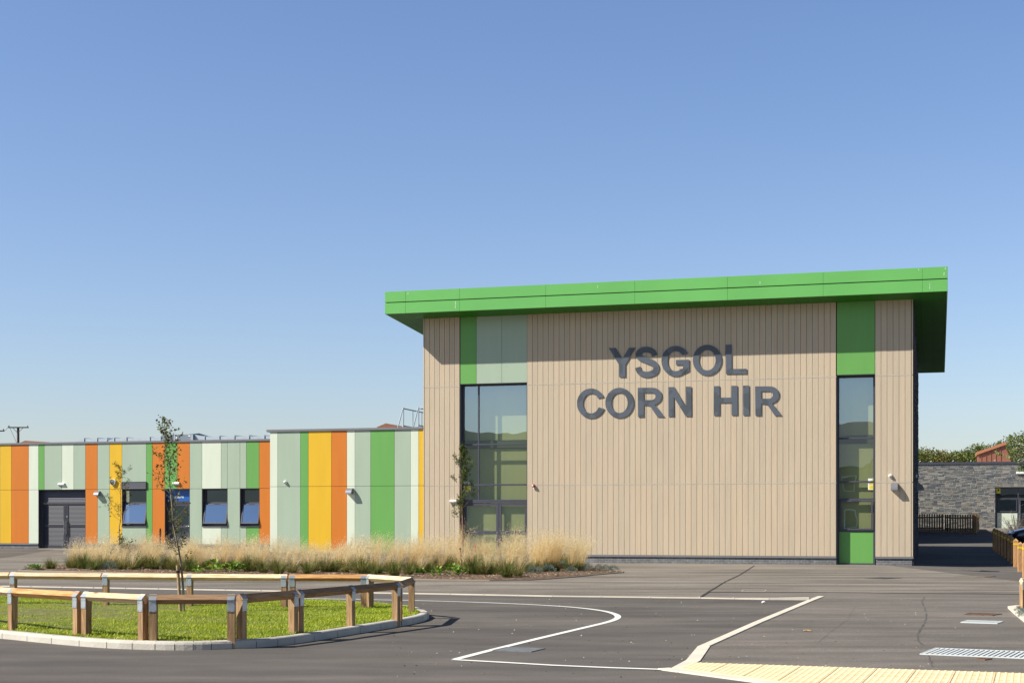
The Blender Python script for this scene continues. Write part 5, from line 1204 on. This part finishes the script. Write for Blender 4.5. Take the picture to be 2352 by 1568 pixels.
sapling('slim_tree', 'slim tall young tree with small yellowing leaves staked on the grass island', 'tree',
        [(422.3, 1402.9), (420, 1336.7), (413.9, 1282.9), (407.7, 1236.7), (401.6, 1198.3), (397.3, 1154.6), (390.9, 1103), (386, 1072.5), (381.2, 1049.9), (376.5, 1020.9), (378, 993.5), (383.6, 966)], D1, (.019, .003),
        dict(n=46, f0=.15, f1=.99, pw=.85, len=lambda f: .12 + .34 * math.sin(math.pi * min(1, f * 1.0)) ** .8 * (1.1 - .4 * f), up=.62, tw=1, lv=2, curve=.14, w=[4, 4, 2], sp=.03), (.052, .03), M_bark, [L_a, L_b, L_c], 12)
def stake(px0, px1, D, r, label, tie_at, tree_x):
    a = Vector(((px0[0] - CX) / F * D, D, H + (HY - px0[1]) * D / F)); b = Vector(((px1[0] - CX) / F * D, D, H + (HY - px1[1]) * D / F))
    t = thing('tree_stake', label, 'stake', a, 0, 'round timber tree stakes'); b = b - a; mb = MB(); mb.tube([(0, 0, -.1), (0, 0, 0), tuple(b)], r, 10); mb.build('stake', M_stake, t)
    p = b * tie_at; mb = MB(); mb.tube([p + Vector((0, 0, -.018)), p + Vector((0, 0, .018))], r + .006, 10)
    dx = (tree_x - px0[0]) / F * D
    mb.box(p.x - .005, p.x + dx, -.012, .012, p.z - .012, p.z + .012); mb.build('tie', M_black, t)
stake((414.6, 1403), (407.7, 1297.5), D1, .026, 'round timber stake beside the slim tree on the island', .86, 420)
X, Y = G(275.3, 1303); D2 = Y
rowan = dict(n=20, f0=.42, f1=.99, len=lambda f: .25 + .62 * (1 - f) + .15, up=.72, tw=2, lv=8, curve=.05, tips=True, sp=.075, w=[1, 3, 3])
sapling('rowan_sapling', 'thin rowan sapling in front of the yellow panel and first low window', 'tree',
        [(275.3, 1303), (275, 1265), (274, 1209.5), (276, 1195), (279.8, 1179.6), (279.8, 1127), (279.6, 1100), (279.4, 1074)], D2, (.022, .004), dict(rowan, n=17), (.055, .019), M_bark2, [L_a, L_d, L_b], 31)
stake((271, 1303), (270, 1262), D2, .03, 'round timber stake beside the thin rowan at the left', .8, 275)
mb = None
t_, o_ = sapling('leafy_shrub', 'low green shrub growing round the foot of the thin rowan', 'shrub', [(273, 1303), (272, 1290), (274, 1275), (276, 1262), (277, 1250)], D2 - .25, (.012, .004),
        dict(n=16, f0=.1, f1=.98, len=lambda f: .42, up=.55, tw=2, lv=3, sp=.07), (.07, .045), M_bark, [L_d, L_b], 5)
X, Y = G(1063, 1314); D3 = Y
sapling('rowan_sapling', 'taller rowan sapling with leaf clusters in front of the tall glazing', 'tree',
        [(1064, 1314), (1063.4, 1270), (1062.9, 1223), (1061.5, 1170), (1059.7, 1116.8), (1058, 1075), (1056.5, 1029.8)], D3, (.024, .004), dict(rowan, n=24, f0=.36, lv=13, len=lambda f: .22 + .75 * (1 - f), up=.95), (.066, .024), M_bark2, [L_a, L_d, L_b], 8)
stake((1059.5, 1314), (1057, 1257.9), D3, .028, 'round timber stake beside the taller rowan', .97, 1063)

# ornamental grasses
G_bl = leafmat('tuft_green', lc(112, 128, 58), lc(70, 88, 38), .35, 5); G_bl2 = leafmat('tuft_olive', lc(182, 164, 104), lc(136, 124, 70), .35, 5)
G_pl = leafmat('plume_straw', lc(252, 234, 190), lc(232, 206, 150), .6, 6); G_pl2 = leafmat('plume_pale', lc(255, 244, 212), lc(246, 226, 178), .65, 6)
def grass_proto(seed, nb, hb, rb, npl, hp, lean=.25, olive=.3):
    rr = random.Random(seed); mb = MB()
    for i in range(nb):
        a = rr.uniform(0, 6.283); r = rr.random() ** .7 * .13; l = hb * rr.uniform(.55, 1.1); th = rr.uniform(.1, 1.15) * rb; w = rr.uniform(.003, .0065); dx, dy = math.cos(a), math.sin(a); px, py = r * dx, r * dy; P = []
        for k in range(4):
            f = k / 3; bend = th * (.35 + f * 1.0); P.append((px + dx * l * f * math.sin(bend) * .9, py + dy * l * f * math.sin(bend) * .9, l * f * math.cos(bend * .95)))
        sx, sy = -dy * w, dx * w; vs = []
        for k, (x, y, z) in enumerate(P): q = (1, .9, .6, .1)[k]; vs += [(x - sx * q, y - sy * q, z), (x + sx * q, y + sy * q, z)]
        mb.add(vs, [(0, 1, 3, 2), (2, 3, 5, 4), (4, 5, 7, 6)], 1 if rr.random() < olive else 0)
    leaves = mb.mesh('leaf_blades', [G_bl, G_bl2])
    if not npl: return leaves, None
    mb = MB()
    for i in range(npl):
        a = rr.uniform(0, 6.283); th = rr.random() ** .8 * .66; l = hp * rr.uniform(.55, 1.1); r = .06; dx, dy = math.cos(a), math.sin(a); ln = lean * rr.uniform(.2, 1)
        top = Vector((dx * math.sin(th) * l + ln * l * .55, dy * math.sin(th) * l, l * math.cos(th * .9))); p0 = Vector((dx * r, dy * r, .05)); mid_ = (p0 + top) / 2 + Vector((-dx * .05, -dy * .05, .07 * l)); w = .0045 if rr.random() < .3 else .0024
        P = [p0, mid_, top]; s = Vector((-dy, dx, 0)) * w; s2 = Vector((w, 0, 0)) if abs(dy) < .6 else s
        mb.add([P[0] - s2, P[0] + s2, P[1] - s2 * .8, P[1] + s2 * .8, P[2] - s2 * .3, P[2] + s2 * .3], [(0, 1, 3, 2), (2, 3, 5, 4)], 0)
        k = rr.randint(12, 20); mi = 1 if rr.random() < .5 else 0
        for j in range(k):
            f = .52 + .5 * j / k; c = mid_.lerp(top, (f - .5) * 2) if f > .5 else p0.lerp(mid_, f * 2); wd = .11 * math.sin(math.pi * min(1, (1.08 - f) / .55)) + .008
            b = rr.uniform(0, 6.283); e = c + Vector((math.cos(b) * wd * rr.uniform(.3, 1), math.sin(b) * wd * rr.uniform(.3, 1), rr.uniform(.0, .07)))
            d = Vector((rr.uniform(-.4, .5), rr.uniform(-.4, .4), rr.uniform(-.1, 1))).normalized() * rr.uniform(.02, .05); n_ = d.cross(rnd_dir(rr)).normalized() * rr.uniform(.003, .007)
            mb.add([e, e + d * .5 + n_, e + d, e + d * .5 - n_], [(0, 1, 2, 3)], mi)
    return leaves, mb.mesh('flower_plumes', [G_pl, G_pl2])
tall = [grass_proto(100 + i, 300, .46, .95, 84 + 10 * i, 1.22, .7, .35) for i in range(4)]
green = [grass_proto(200 + i, 420, .50, 1.0, 0, 0, olive=.3) for i in range(3)]
mix = [grass_proto(300 + i, 380, .48, 1.0, 44, .86, .9, .5) for i in range(3)]
def put_grass(x, y, kind, sc_, label, group, grp=None):
    lv, pl = R.choice(kind); z = gz(x, y) + .04
    t = thing('grass_clump', label, 'ornamental grass', (x, y, z), R.uniform(-.9, .9), group); t.scale = (sc_ * R.uniform(.9, 1.1), sc_ * R.uniform(.9, 1.1), sc_ * R.uniform(.92, 1.08))
    for me, nm in ((lv, 'leaf_blades'), (pl, 'flower_plumes')):
        if me: o = bpy.data.objects.new(nm, me); C.objects.link(o); o.parent = t
rr = random.Random(77)
front = lambda x: lin(x, [(45, 1310.5), (400, 1319), (700, 1326), (953, 1331.5), (1183, 1334.5), (1286, 1328.5), (1378, 1319.5), (1441, 1314.5)])
x = 150
while x < 1335:
    for row in (1, 2):
        f = (.34, .55, .86)[row]; px = x + rr.uniform(-9, 9) + row * 8; 
        if px > 1335 or (px < 170 and row > 1): continue
        X0, Y0 = G(px, front(px)); Xb, Yb = G(px, 1301 if px < 1200 else 1305); Y = Y0 + (Yb - Y0) * f
        s = lin(px, [(140, .8), (300, .82), (600, .75), (1000, .86), (1130, .96), (1300, .98), (1340, .75)]) * rr.uniform(.70, 1.16) * (1.0, .95, 1.04)[row]
        if 1075 < px < 1140: s *= .72
        put_grass((px - CX) / F * Y, Y, tall, s, 'straw-coloured feathery grass clump in the bed before the walls', 'tall feathery grass clumps in the planting bed')
    x += rr.uniform(18, 32)
for px, py, s in ((112, 1312, 1.05), (190, 1312, 1.1), (208, 1315, .8), (340, 1315, 1.1), (395, 1317, .95), (432, 1319, .9), (600, 1322, 1.05), (640, 1325, .8), (693, 1327, 1.05), (855, 1326, .9), (905, 1330, 1.0), (935, 1328, .9), (1085, 1328, 1.1), (240, 1313, .9), (290, 1314, 1), (365, 1316, 1), (480, 1313, .9), (560, 1320, 1), (755, 1321, .9), (800, 1316, 1), (835, 1324, 1), (1110, 1323, 1), (1130, 1326, .95), (1165, 1333, 1.1), (1215, 1322, .9), (1290, 1312, .9), (720, 1318, .8), (985, 1322, .8)):
    X, Y = G(px, py - 2); put_grass(X, Y + R.uniform(0, 1.2), green, s * R.uniform(.75, 1.25), 'fresh green grass tuft along the front of the planting bed', 'green grass tufts at the front of the bed')
for px, py, s in ((230, 1312, .9), (275, 1314, .8), (320, 1314, 1), (410, 1315, 1), (450, 1316, .8), (515, 1314, .9), (560, 1317, 1), (620, 1320, .9), (710, 1321, 1), (765, 1318, 1), (815, 1319, .9), (870, 1322, 1), (1020, 1316, .9), (1060, 1321, .8), (1150, 1326, 1), (1270, 1313, 1), (1300, 1307, 1), (150, 1311, .9), (300, 1314, .9), (375, 1316, .8), (470, 1316, .9), (570, 1319, .9), (665, 1323, .9), (745, 1320, .9), (785, 1322, .9), (830, 1323, 1), (880, 1324, .9), (960, 1325, .9), (1110, 1330, .9), (1190, 1330, 1), (1240, 1320, .9), (1325, 1308, .95)):
    X, Y = G(px, py - 2); put_grass(X, Y + R.uniform(0, 1.6), mix, s * R.uniform(.8, 1.3), 'green tuft with a few leaning straw stems in the planting bed', 'half-flowering grass tufts in the bed')
# lavender mounds
G_lav = leafmat('lavender_leaf', lc(132, 146, 132), lc(92, 108, 96), .15, 7)
def lav_proto(seed):
    rr = random.Random(seed); mb = MB()
    for i in range(620):
        d = rnd_dir(rr); d.z = abs(d.z); r = rr.uniform(.5, 1.0) ** .5 * .21; c = Vector((d.x * r, d.y * r, d.z * r * .95)) * (1 + .12 * math.sin(7 * d.x + seed)); leafshape(mb, c, (d + rnd_dir(rr) * .5 + Vector((0, 0, .5))), rnd_dir(rr), rr.uniform(.03, .07), .008)
    return mb.mesh('foliage', [G_lav])
lav = [lav_proto(i) for i in range(3)]
for px, py, s in ((213, 1311, .85), (251, 1312, 1.15), (745, 1306, 1.1), (789, 1311, .75), (752, 1314, .5), (807, 1300, .9), (727, 1325, .4), (1226, 1321, 1.0), (1259, 1317, 1.15), (1290, 1310, 1.2), (1312, 1319, .85), (1334, 1309, .8), (1349.5, 1314.5, .95), (1376, 1311, .7), (1391, 1314.5, .9), (1410, 1312.5, .75)):
    X, Y = G(px, py); t = thing('lavender_bush', 'grey-green rounded lavender bush at the front of the planting bed', 'shrub', (X, Y, gz(X, Y) + .05), R.uniform(0, 6), 'grey-green lavender bushes in the bed'); t.scale = (s, s, s * R.uniform(.9, 1.15))
    o = bpy.data.objects.new('foliage', R.choice(lav)); C.objects.link(o); o.parent = t
# broad-leaved plants
G_b1 = leafmat('broad_leaf', lc(108, 148, 44), lc(66, 104, 34), .3, 9); G_b2 = leafmat('broad_leaf_pale', lc(190, 200, 96), lc(138, 164, 60), .35, 9)
def berg(seed):
    rr = random.Random(seed); mb = MB()
    for i in range(46):
        a = rr.uniform(0, 6.283); r = rr.uniform(.02, .19); c = Vector((math.cos(a) * r, math.sin(a) * r, rr.uniform(.03, .2) * (1.15 - r * 2.5))); d = Vector((math.cos(a), math.sin(a), rr.uniform(.1, 1.2))).normalized(); L = rr.uniform(.07, .12); W = L * .8
        s = d.cross(Vector((0, 0, 1))).normalized(); n_ = s.cross(d); mi = 1 if rr.random() < .25 else 0
        vs = [c]; k = 7
        for j in range(k): q = math.pi * j / (k - 1); vs.append(c + d * L * (.55 - .5 * math.cos(math.pi - q) * 1) * 1.0 + s * W / 2 * math.sin(q) + n_ * .015 * math.sin(q)) 
        for j in range(1, k - 1): q = math.pi * j / (k - 1); vs.append(c + d * L * (.55 - .5 * math.cos(q) * -1 * -1) - s * W / 2 * math.sin(q) + n_ * .015 * math.sin(q)) if False else None
        left = [c + d * L * f + s * W / 2 * w for f, w in ((.15, .45), (.4, .95), (.7, .95), (.92, .5))]; right = [c + d * L * f - s * W / 2 * w for f, w in ((.92, .5), (.7, .95), (.4, .95), (.15, .45))]
        tip = c + d * L - n_ * .012; mid_ = c + d * L * .5 - n_ * .018; ring = [c] + left + [tip] + right
        mb.add(ring + [mid_], [(i_, (i_ + 1) % len(ring), len(ring)) for i_ in range(len(ring))], mi)
    return mb.mesh('foliage', [G_b1, G_b2])
bg = [berg(i) for i in range(3)]
for px, py, s in ((72, 1311, .8), (90, 1311, .7), (454, 1319, .9), (495.6, 1316, 1.5), (537, 1317, 1.35), (529, 1309, 1), (963, 1323, .9), (1006.6, 1327, 1.05), (1046, 1327, 1.35), (1041, 1316, 1.0), (1001, 1317, .7)):
    X, Y = G(px, py); t = thing('broadleaf_plant', 'low plant with broad shiny green leaves at the front of the planting bed', 'plant', (X, Y, gz(X, Y) + .05), R.uniform(0, 6), 'broad-leaved plants in the bed'); t.scale = (s, s, s)
    o = bpy.data.objects.new('foliage', R.choice(bg)); C.objects.link(o); o.parent = t
# red-hot poker flowers
for px, zt_ in ((1083, .62), (1090, .78)):
    X, Y = G(px, 1312); t = thing('red_flower', 'thin red flower spike among the grasses before the glass doors', 'flower', (X, Y, gz(X, Y) + .05), 0, 'red flower spikes')
    mb = MB(); mb.tube([(0, 0, 0), (.02, 0, zt_ - .2), (.02, 0, zt_)], .006, 5); mb.build('stem', L_d, t); mb = MB()
    for i in range(40): a = R.uniform(0, 6.28); mb.dome((.02 + .018 * math.cos(a), .018 * math.sin(a), zt_ - .2 + .2 * R.random()), .010, (math.cos(a), math.sin(a), -.5), 5, 2, 2)
    mb.build('petals', mat('petal_red', lc(214, 60, 58), .5), t)
# plants at the right edge kerb
for px, py, s in ((2343, 1407, .5), (2352, 1414, .6), (2362, 1420, .7)):
    X, Y = G(px, py); t = thing('lavender_bush', 'small low bush behind the white kerb at the right edge', 'shrub', (X, Y, gz(X, Y) + .02), R.uniform(0, 6), 'small bushes at the right edge'); t.scale = (s, s, s * .8)
    o = bpy.data.objects.new('foliage', R.choice(lav)); C.objects.link(o); o.parent = t

# ------------------------------------------------------------------ trees
T1 = leafmat('crown_green', lc(104, 124, 56), lc(64, 84, 34), .25, 1.2); T2 = leafmat('crown_olive', lc(150, 148, 76), lc(108, 106, 50), .3, 1.2); T3 = leafmat('crown_rust', lc(130, 96, 52), lc(98, 74, 40), .3, 1.2)
def big_tree(X, Y, h, rad, label, seed, w=(5, 3, .6), n=2600, leaf=.2, group='trees behind the stone building'):
    rr = random.Random(seed); z = gz(X, Y); t = thing('tree', label, 'tree', (X, Y, z), 0, group); mb = MB(); ct = h * .38
    mb.tube([(0, 0, -.2), (.1, 0, ct * .6), (.0, .1, ct), (.1, 0, h * .7)], [.22, .18, .15, .06], 8)
    cl = []
    for i in range(15):
        d = rnd_dir(rr); c = Vector((d.x * rad * .68, d.y * rad * .68, ct + (h - ct) * .5 + d.z * (h - ct) * .38)); r = rad * rr.uniform(.26, .46); cl.append((c, r)); mb.tube([(0, 0, ct * rr.uniform(.6, 1.2)), c * .5 + Vector((0, 0, ct * .45)), c], [.08, .05, .02], 5, cap=False)
    for i in range(10):      # leader tufts that break the outline
        a = rr.uniform(0, 6.28); r_ = rad * rr.random() ** .5 * .85; cl.append((Vector((math.cos(a) * r_, math.sin(a) * r_, h - (r_ / rad) ** 2 * h * .2 - .1)), rad * rr.uniform(.1, .2)))
    mb.build('trunk', M_bark, t); cr = MB(); tot = sum(r ** 2 for _, r in cl)
    for c, r in cl:
        for i in range(int(n * r ** 2 / tot)):
            d = rnd_dir(rr); p = c + d * r * rr.uniform(.55, 1.08); s = leaf * rr.uniform(.5, 1.1); leafshape(cr, p, (d + rnd_dir(rr)), rnd_dir(rr), s, s * .6, rr.choices((0, 1, 2), w)[0])
    cr.build('crown', [T1, T2, T3], t)
tops = [(2100, 1043, 118, 0), (2118, 1041, 121, 1), (2138, 1042, 119, 2), (2160, 1045, 122, 0), (2180, 1040, 120, 1), (2203, 1041, 119, 0), (2224, 1038, 121, 0), (2243, 1030, 120, 0), (2262, 1026, 122, 0), (2287, 1024, 124, 1), (2318, 1021, 121, 0), (2338, 1014, 119, 0), (2358, 1003, 117, 0), (2385, 1000, 120, 0)]
tl = ['broad green tree top over the stone wall', 'olive green tree top over the stone wall', 'yellowing tree top with rusty leaves over the stone wall']
pos = ['hard against the hall', 'second from the hall', 'third from the hall', 'fourth from the hall', 'midway between hall and cowl', 'just right of midway', 'left of the terracotta cowl', 'touching the left side of the terracotta cowl', 'behind the left slope of the cowl', 'behind the cowl peak', 'right of the terracotta cowl', 'tall, near the right edge', 'tallest, at the right edge', 'beyond the right edge']
for i, (x, y, D, k) in enumerate(tops):
    X = (x - CX) / F * D; z = gz(X, D); h = H + (HY - y) * D / F - z + .15
    big_tree(X, D, h, R.uniform(1.5, 2.1) * (1 if y > 1020 else 1.5), tl[k] + ', ' + pos[i], 50 + i, ((6, 3, .3), (4, 5, .6), (3, 3, 3))[k], 3400, .19)
# young tree whose twigs reach in from the right
L_e = leafmat('drooping_leaf', lc(146, 158, 92), lc(72, 96, 40), .3, 6)
def edge_tree():
    D = 31.0; X = (2400 - CX) / F * D; t = thing('young_tree', 'young tree just outside the right edge with drooping leafy twigs reaching in', 'tree', (X, D, 0)); rr = random.Random(2)
    pz_ = lambda x, y, dd=0.0: Vector(((x - CX) / F * (D + dd) - X, dd, H + (HY - y) * (D + dd) / F)); mb = MB(); cr = MB()
    mb.tube([(0, 0, -.1), (.02, 0, 1.2), (0, .03, 2.4), (.05, 0, 3.7)], [.035, .03, .02, .008], 8)
    tw = [[(2402, 1100), (2370, 1080), (2345, 1062), (2325, 1050), (2300, 1040), (2290, 1037)], [(2400, 1060), (2375, 1030), (2352, 1015), (2335, 1005), (2322, 1001)], [(2400, 1090), (2372, 1082), (2352, 1078), (2340, 1076)], [(2398, 1010), (2380, 985), (2362, 992), (2348, 1000)], [(2402, 1130), (2385, 1090), (2362, 1072), (2350, 1070)], [(2402, 1120), (2430, 1070), (2450, 1040)], [(2400, 1060), (2420, 1010), (2430, 980)]]
    for L_ in tw:
        P = [pz_(x, y, rr.uniform(-.1, .1)) for x, y in L_]; mb.tube(P, [.009 - .007 * i / (len(P) - 1) for i in range(len(P))], 5, cap=False)
        for a, b in zip(P[1:], P[2:] + [P[-1]]):
            for f in (0, .25, .5, .75):
                q = a.lerp(b, f)
                for _ in range(3 if L_[-1][0] > 2300 else 2):
                    d = Vector((rr.uniform(-.7, .5), rr.uniform(-.6, .6), rr.uniform(-1.3, .25))); leafshape(cr, q, d, rnd_dir(rr), rr.uniform(.06, .095), rr.uniform(.028, .04), 0)
    mb.build('trunk', M_bark, t); cr.build('crown', [L_e], t)
edge_tree()
# bare shrub before the stone entrance
X, Y = G(2335, 1236); t = thing('bare_shrub', 'spiky half-bare shrub in front of the stone entrance', 'shrub', (X, Y, gz(X, Y))); mb = MB(); cr = MB(); rr = random.Random(6)
for i in range(46):
    a = rr.uniform(0, 6.28); d = Vector((math.cos(a) * .8, math.sin(a) * .8, rr.uniform(.7, 1.6))).normalized(); L = rr.uniform(.8, 1.75); P = [Vector((0, 0, 0)), d * L * .5 + rnd_dir(rr) * .06, d * L]; mb.tube(P, [.014, .01, .004], 4, cap=False)
    for _ in range(10): q = P[1].lerp(P[2], rr.random()); e = q + rnd_dir(rr) * .16; mb.tube([q, e], [.006, .003], 3, cap=False); leafshape(cr, e, rnd_dir(rr), rnd_dir(rr), .05, .025)
mb.build('stems', mat('grey_stem', lc(128, 116, 108), .8), t); cr.build('foliage', [L_b], t)

# ------------------------------------------------------------------ utility poles
def pole(x, ytop, arm, D, label, ya):
    X = (x - CX) / F * D; z = gz(X, D); zt_ = H + (HY - ytop) * D / F; t = thing('utility_pole', label, 'pole', (X, D, z), 0, 'wooden utility poles'); m = mat('pole_wood', lc(84, 76, 70), .85, var=.2, scale=4)
    mb = MB(); mb.tube([(0, 0, -.3), (0, 0, zt_ - z)], [.17, .12], 10); mb.build('post', m, t)
    za = H + (HY - ya) * D / F - z; a0, a1 = (arm[0] - x) / F * D, (arm[1] - x) / F * D; mb = MB(); mb.box(a0, a1, -.22, -.12, za - .06, za + .06)
    mb.tube([(0, -.15, za - .55), (a1 * .5, -.17, za - .05)], .025, 5); mb.tube([(0, -.15, za - .55), (a0 * .5, -.17, za - .05)], .025, 5); mb.build('crossarm', m, t)
    for q in (a0 + .1, a1 - .1): mb = MB(); mb.tube([(q, -.17, za + .06), (q, -.17, za + .2)], [.035, .05], 8); mb.build('insulator', M_iron, t)
    return t, Vector((X, D, z + za))
D_ = 150; t1, p1 = pole(41.7, 980, (20, 67), D_, 'dark wooden utility pole with a crossarm rising behind the low wing', 981.5); t2, p2 = pole(-22, 984, (-44, 11.5), 142, 'utility pole at the left edge with only its crossarm end showing', 989.5)
def wire(a, b, sag, r=.018):
    P = [a.lerp(b, i / 12) - Vector((0, 0, sag * 4 * (i / 12) * (1 - i / 12))) for i in range(13)]; mb = MB(); mb.tube(P, r, 5); return mb
for k, (a, b, s_) in enumerate(((p1 + Vector((-.9, -.2, .2)), p2 + Vector((1.3, -.2, .15)), .25), (p1 + Vector((-.9, -.2, .2)), Vector((p1.x - .1, p1.y, p1.z - 1.7)), -.05))):
    tag(wire(a, b, s_).build('overhead_wire', M_iron), ('thin wire running left from the crossarm of the utility pole', 'thin wire dropping from the crossarm down the utility pole')[k], 'wire')

# ------------------------------------------------------------------ what the windows mirror: the bank and houses across the road, behind the camera
M_hill = mat('bank_grass', lc(56, 66, 56), .95, col2=lc(42, 50, 44), scale=.12, world=True)
hb = MB(); hx = list(range(-170, 91, 5)); hy = list(range(-9, -130, -5))
def hz_(x, y): r = ss((-9 - y) / 45); return -.05 + r * (11.5 + 2.2 * math.sin(x * .05) + 1.2 * math.sin(x * .13 + 1)) * ss((x + 175) / 40) * (1 - .75 * ss((x + 28) / 40))
hb.v = [(x, y, hz_(x, y)) for y in hy for x in hx]; n_ = len(hx); hb.f = [(j * n_ + i, j * n_ + n_ + i, j * n_ + n_ + i + 1, j * n_ + i + 1) for j in range(len(hy) - 1) for i in range(n_ - 1)]; hb.mi = [0] * len(hb.f)
struct(hb, 'hillside', M_hill, smooth=True)
def house(x, y, rz, w, d, h, rh, label):
    t = thing('neighbour_house', label, 'house', (x, y, 0), rz, 'houses across the road mirrored in the glazing')
    mw = mat('house_render', lc(120, 116, 106), .9, var=.06, scale=2); mr = mat('house_slates', lc(74, 74, 78), .8, var=.15, scale=6)
    mb = MB(); mb.box(-w / 2, w / 2, -d / 2, d / 2, -.2, h); mb.prism([(-w / 2, -d / 2, h), (-w / 2, d / 2, h), (-w / 2, 0, h + rh)], (w, 0, 0)); mb.build('wall', mw, t)
    mb = MB(); e = .35
    for sg in (-1, 1): mb.prism([(-w / 2 - e, sg * (d / 2 + e), h - rh * e / (d / 2) + .02), (w / 2 + e, sg * (d / 2 + e), h - rh * e / (d / 2) + .02), (w / 2 + e, 0, h + rh + .02), (-w / 2 - e, 0, h + rh + .02)], (0, 0, .12))
    r_ = mb.build('roof', mr, t); mb = MB(); mb.box(w / 2 - .9, w / 2 - .1, -.4, .4, h + rh - .5, h + rh + 1.1); mb.tube([(w / 2 - .5, 0, h + rh + 1.1), (w / 2 - .5, 0, h + rh + 1.6)], .14, 8); mb.build('chimney', mw, r_)
    for X_ in (-w * .3, w * .3):
        for Z_ in (1.0, 3.8):
            mb = MB(); mb.bbox(X_ - .6, X_ + .6, -.05, .05, Z_, Z_ + 1.3); mb.v = [(a, d / 2 + .03 - b, c) for a, b, c in mb.v]; wn = mb.build('window', M_white, t)
            mb = MB(); mb.box(X_ - .52, X_ + .52, d / 2 + .08, d / 2 + .09, Z_ + .08, Z_ + 1.22); mb.build('pane', M_black, wn)
house(-13.5, -21, .3, 10, 8, 6.2, 3.6, 'rendered house with a chimney mirrored in the narrow right window'); house(4, -24, -.15, 9, 8, 5.6, 3.2, 'second rendered house across the road behind the photographer')

# ------------------------------------------------------------------ light, sky, camera
el = math.atan2(1.87, math.hypot(1.89, 1.17)); td = U * 1.89 + V * 1.17; td = td.normalized()        # direction of travel of the light on plan
sd = Vector((-td.x * math.cos(el), -td.y * math.cos(el), math.sin(el)))
su = bpy.data.lights.new('sun', 'SUN'); su.energy = 5.0; su.angle = math.radians(.53); su.color = (1, .955, .88); so = bpy.data.objects.new('sun', su); C.objects.link(so); so.rotation_euler = sd.to_track_quat('Z', 'Y').to_euler(); so.location = (0, 0, 30)
w = bpy.data.worlds.new('World'); sc.world = w; w.use_nodes = True; nt = w.node_tree; bg_ = nt.nodes['Background']
sk = nt.nodes.new('ShaderNodeTexSky'); sk.sky_type = 'NISHITA'; sk.sun_disc = False; sk.sun_elevation = el; sk.sun_rotation = math.atan2(sd.x, sd.y); sk.altitude = 0; sk.air_density = 1.0; sk.dust_density = .8; sk.ozone_density = 1.2
tcw = nt.nodes.new('ShaderNodeTexCoord'); sx = nt.nodes.new('ShaderNodeSeparateXYZ'); nt.links.new(tcw.outputs['Generated'], sx.inputs[0])
rw = nt.nodes.new('ShaderNodeValToRGB'); nt.links.new(sx.outputs[2], rw.inputs[0]); rw.color_ramp.elements[0].position = .34; rw.color_ramp.elements[0].color = (.735, .815, 1, 1); e0_ = rw.color_ramp.elements.new(.0); e0_.color = (.825, .825, .925, 1); rw.color_ramp.elements[-1].position = .52; rw.color_ramp.elements[-1].color = (.22, .25, .31, 1)
mw_ = nt.nodes.new('ShaderNodeMix'); mw_.data_type = 'RGBA'; mw_.blend_type = 'MULTIPLY'; mw_.inputs[0].default_value = 1; nt.links.new(sk.outputs[0], mw_.inputs[6]); nt.links.new(rw.outputs[0], mw_.inputs[7])
nt.links.new(mw_.outputs[2], bg_.inputs[0]); bg_.inputs[1].default_value = .112
cd = bpy.data.cameras.new('camera'); co = bpy.data.objects.new('camera', cd); C.objects.link(co); co.location = (0, 0, H); co.rotation_euler = (math.radians(90), 0, 0)
cd.sensor_width = 36; cd.lens = F / 2352 * 36; cd.shift_y = (HY - 784) / 2352; cd.clip_end = 3000; sc.camera = co
sc.view_settings.view_transform = 'Standard'; sc.view_settings.look = 'None'; sc.view_settings.exposure = .5; sc.view_settings.gamma = 1
sc.cycles.max_bounces = 8; sc.cycles.transparent_max_bounces = 12
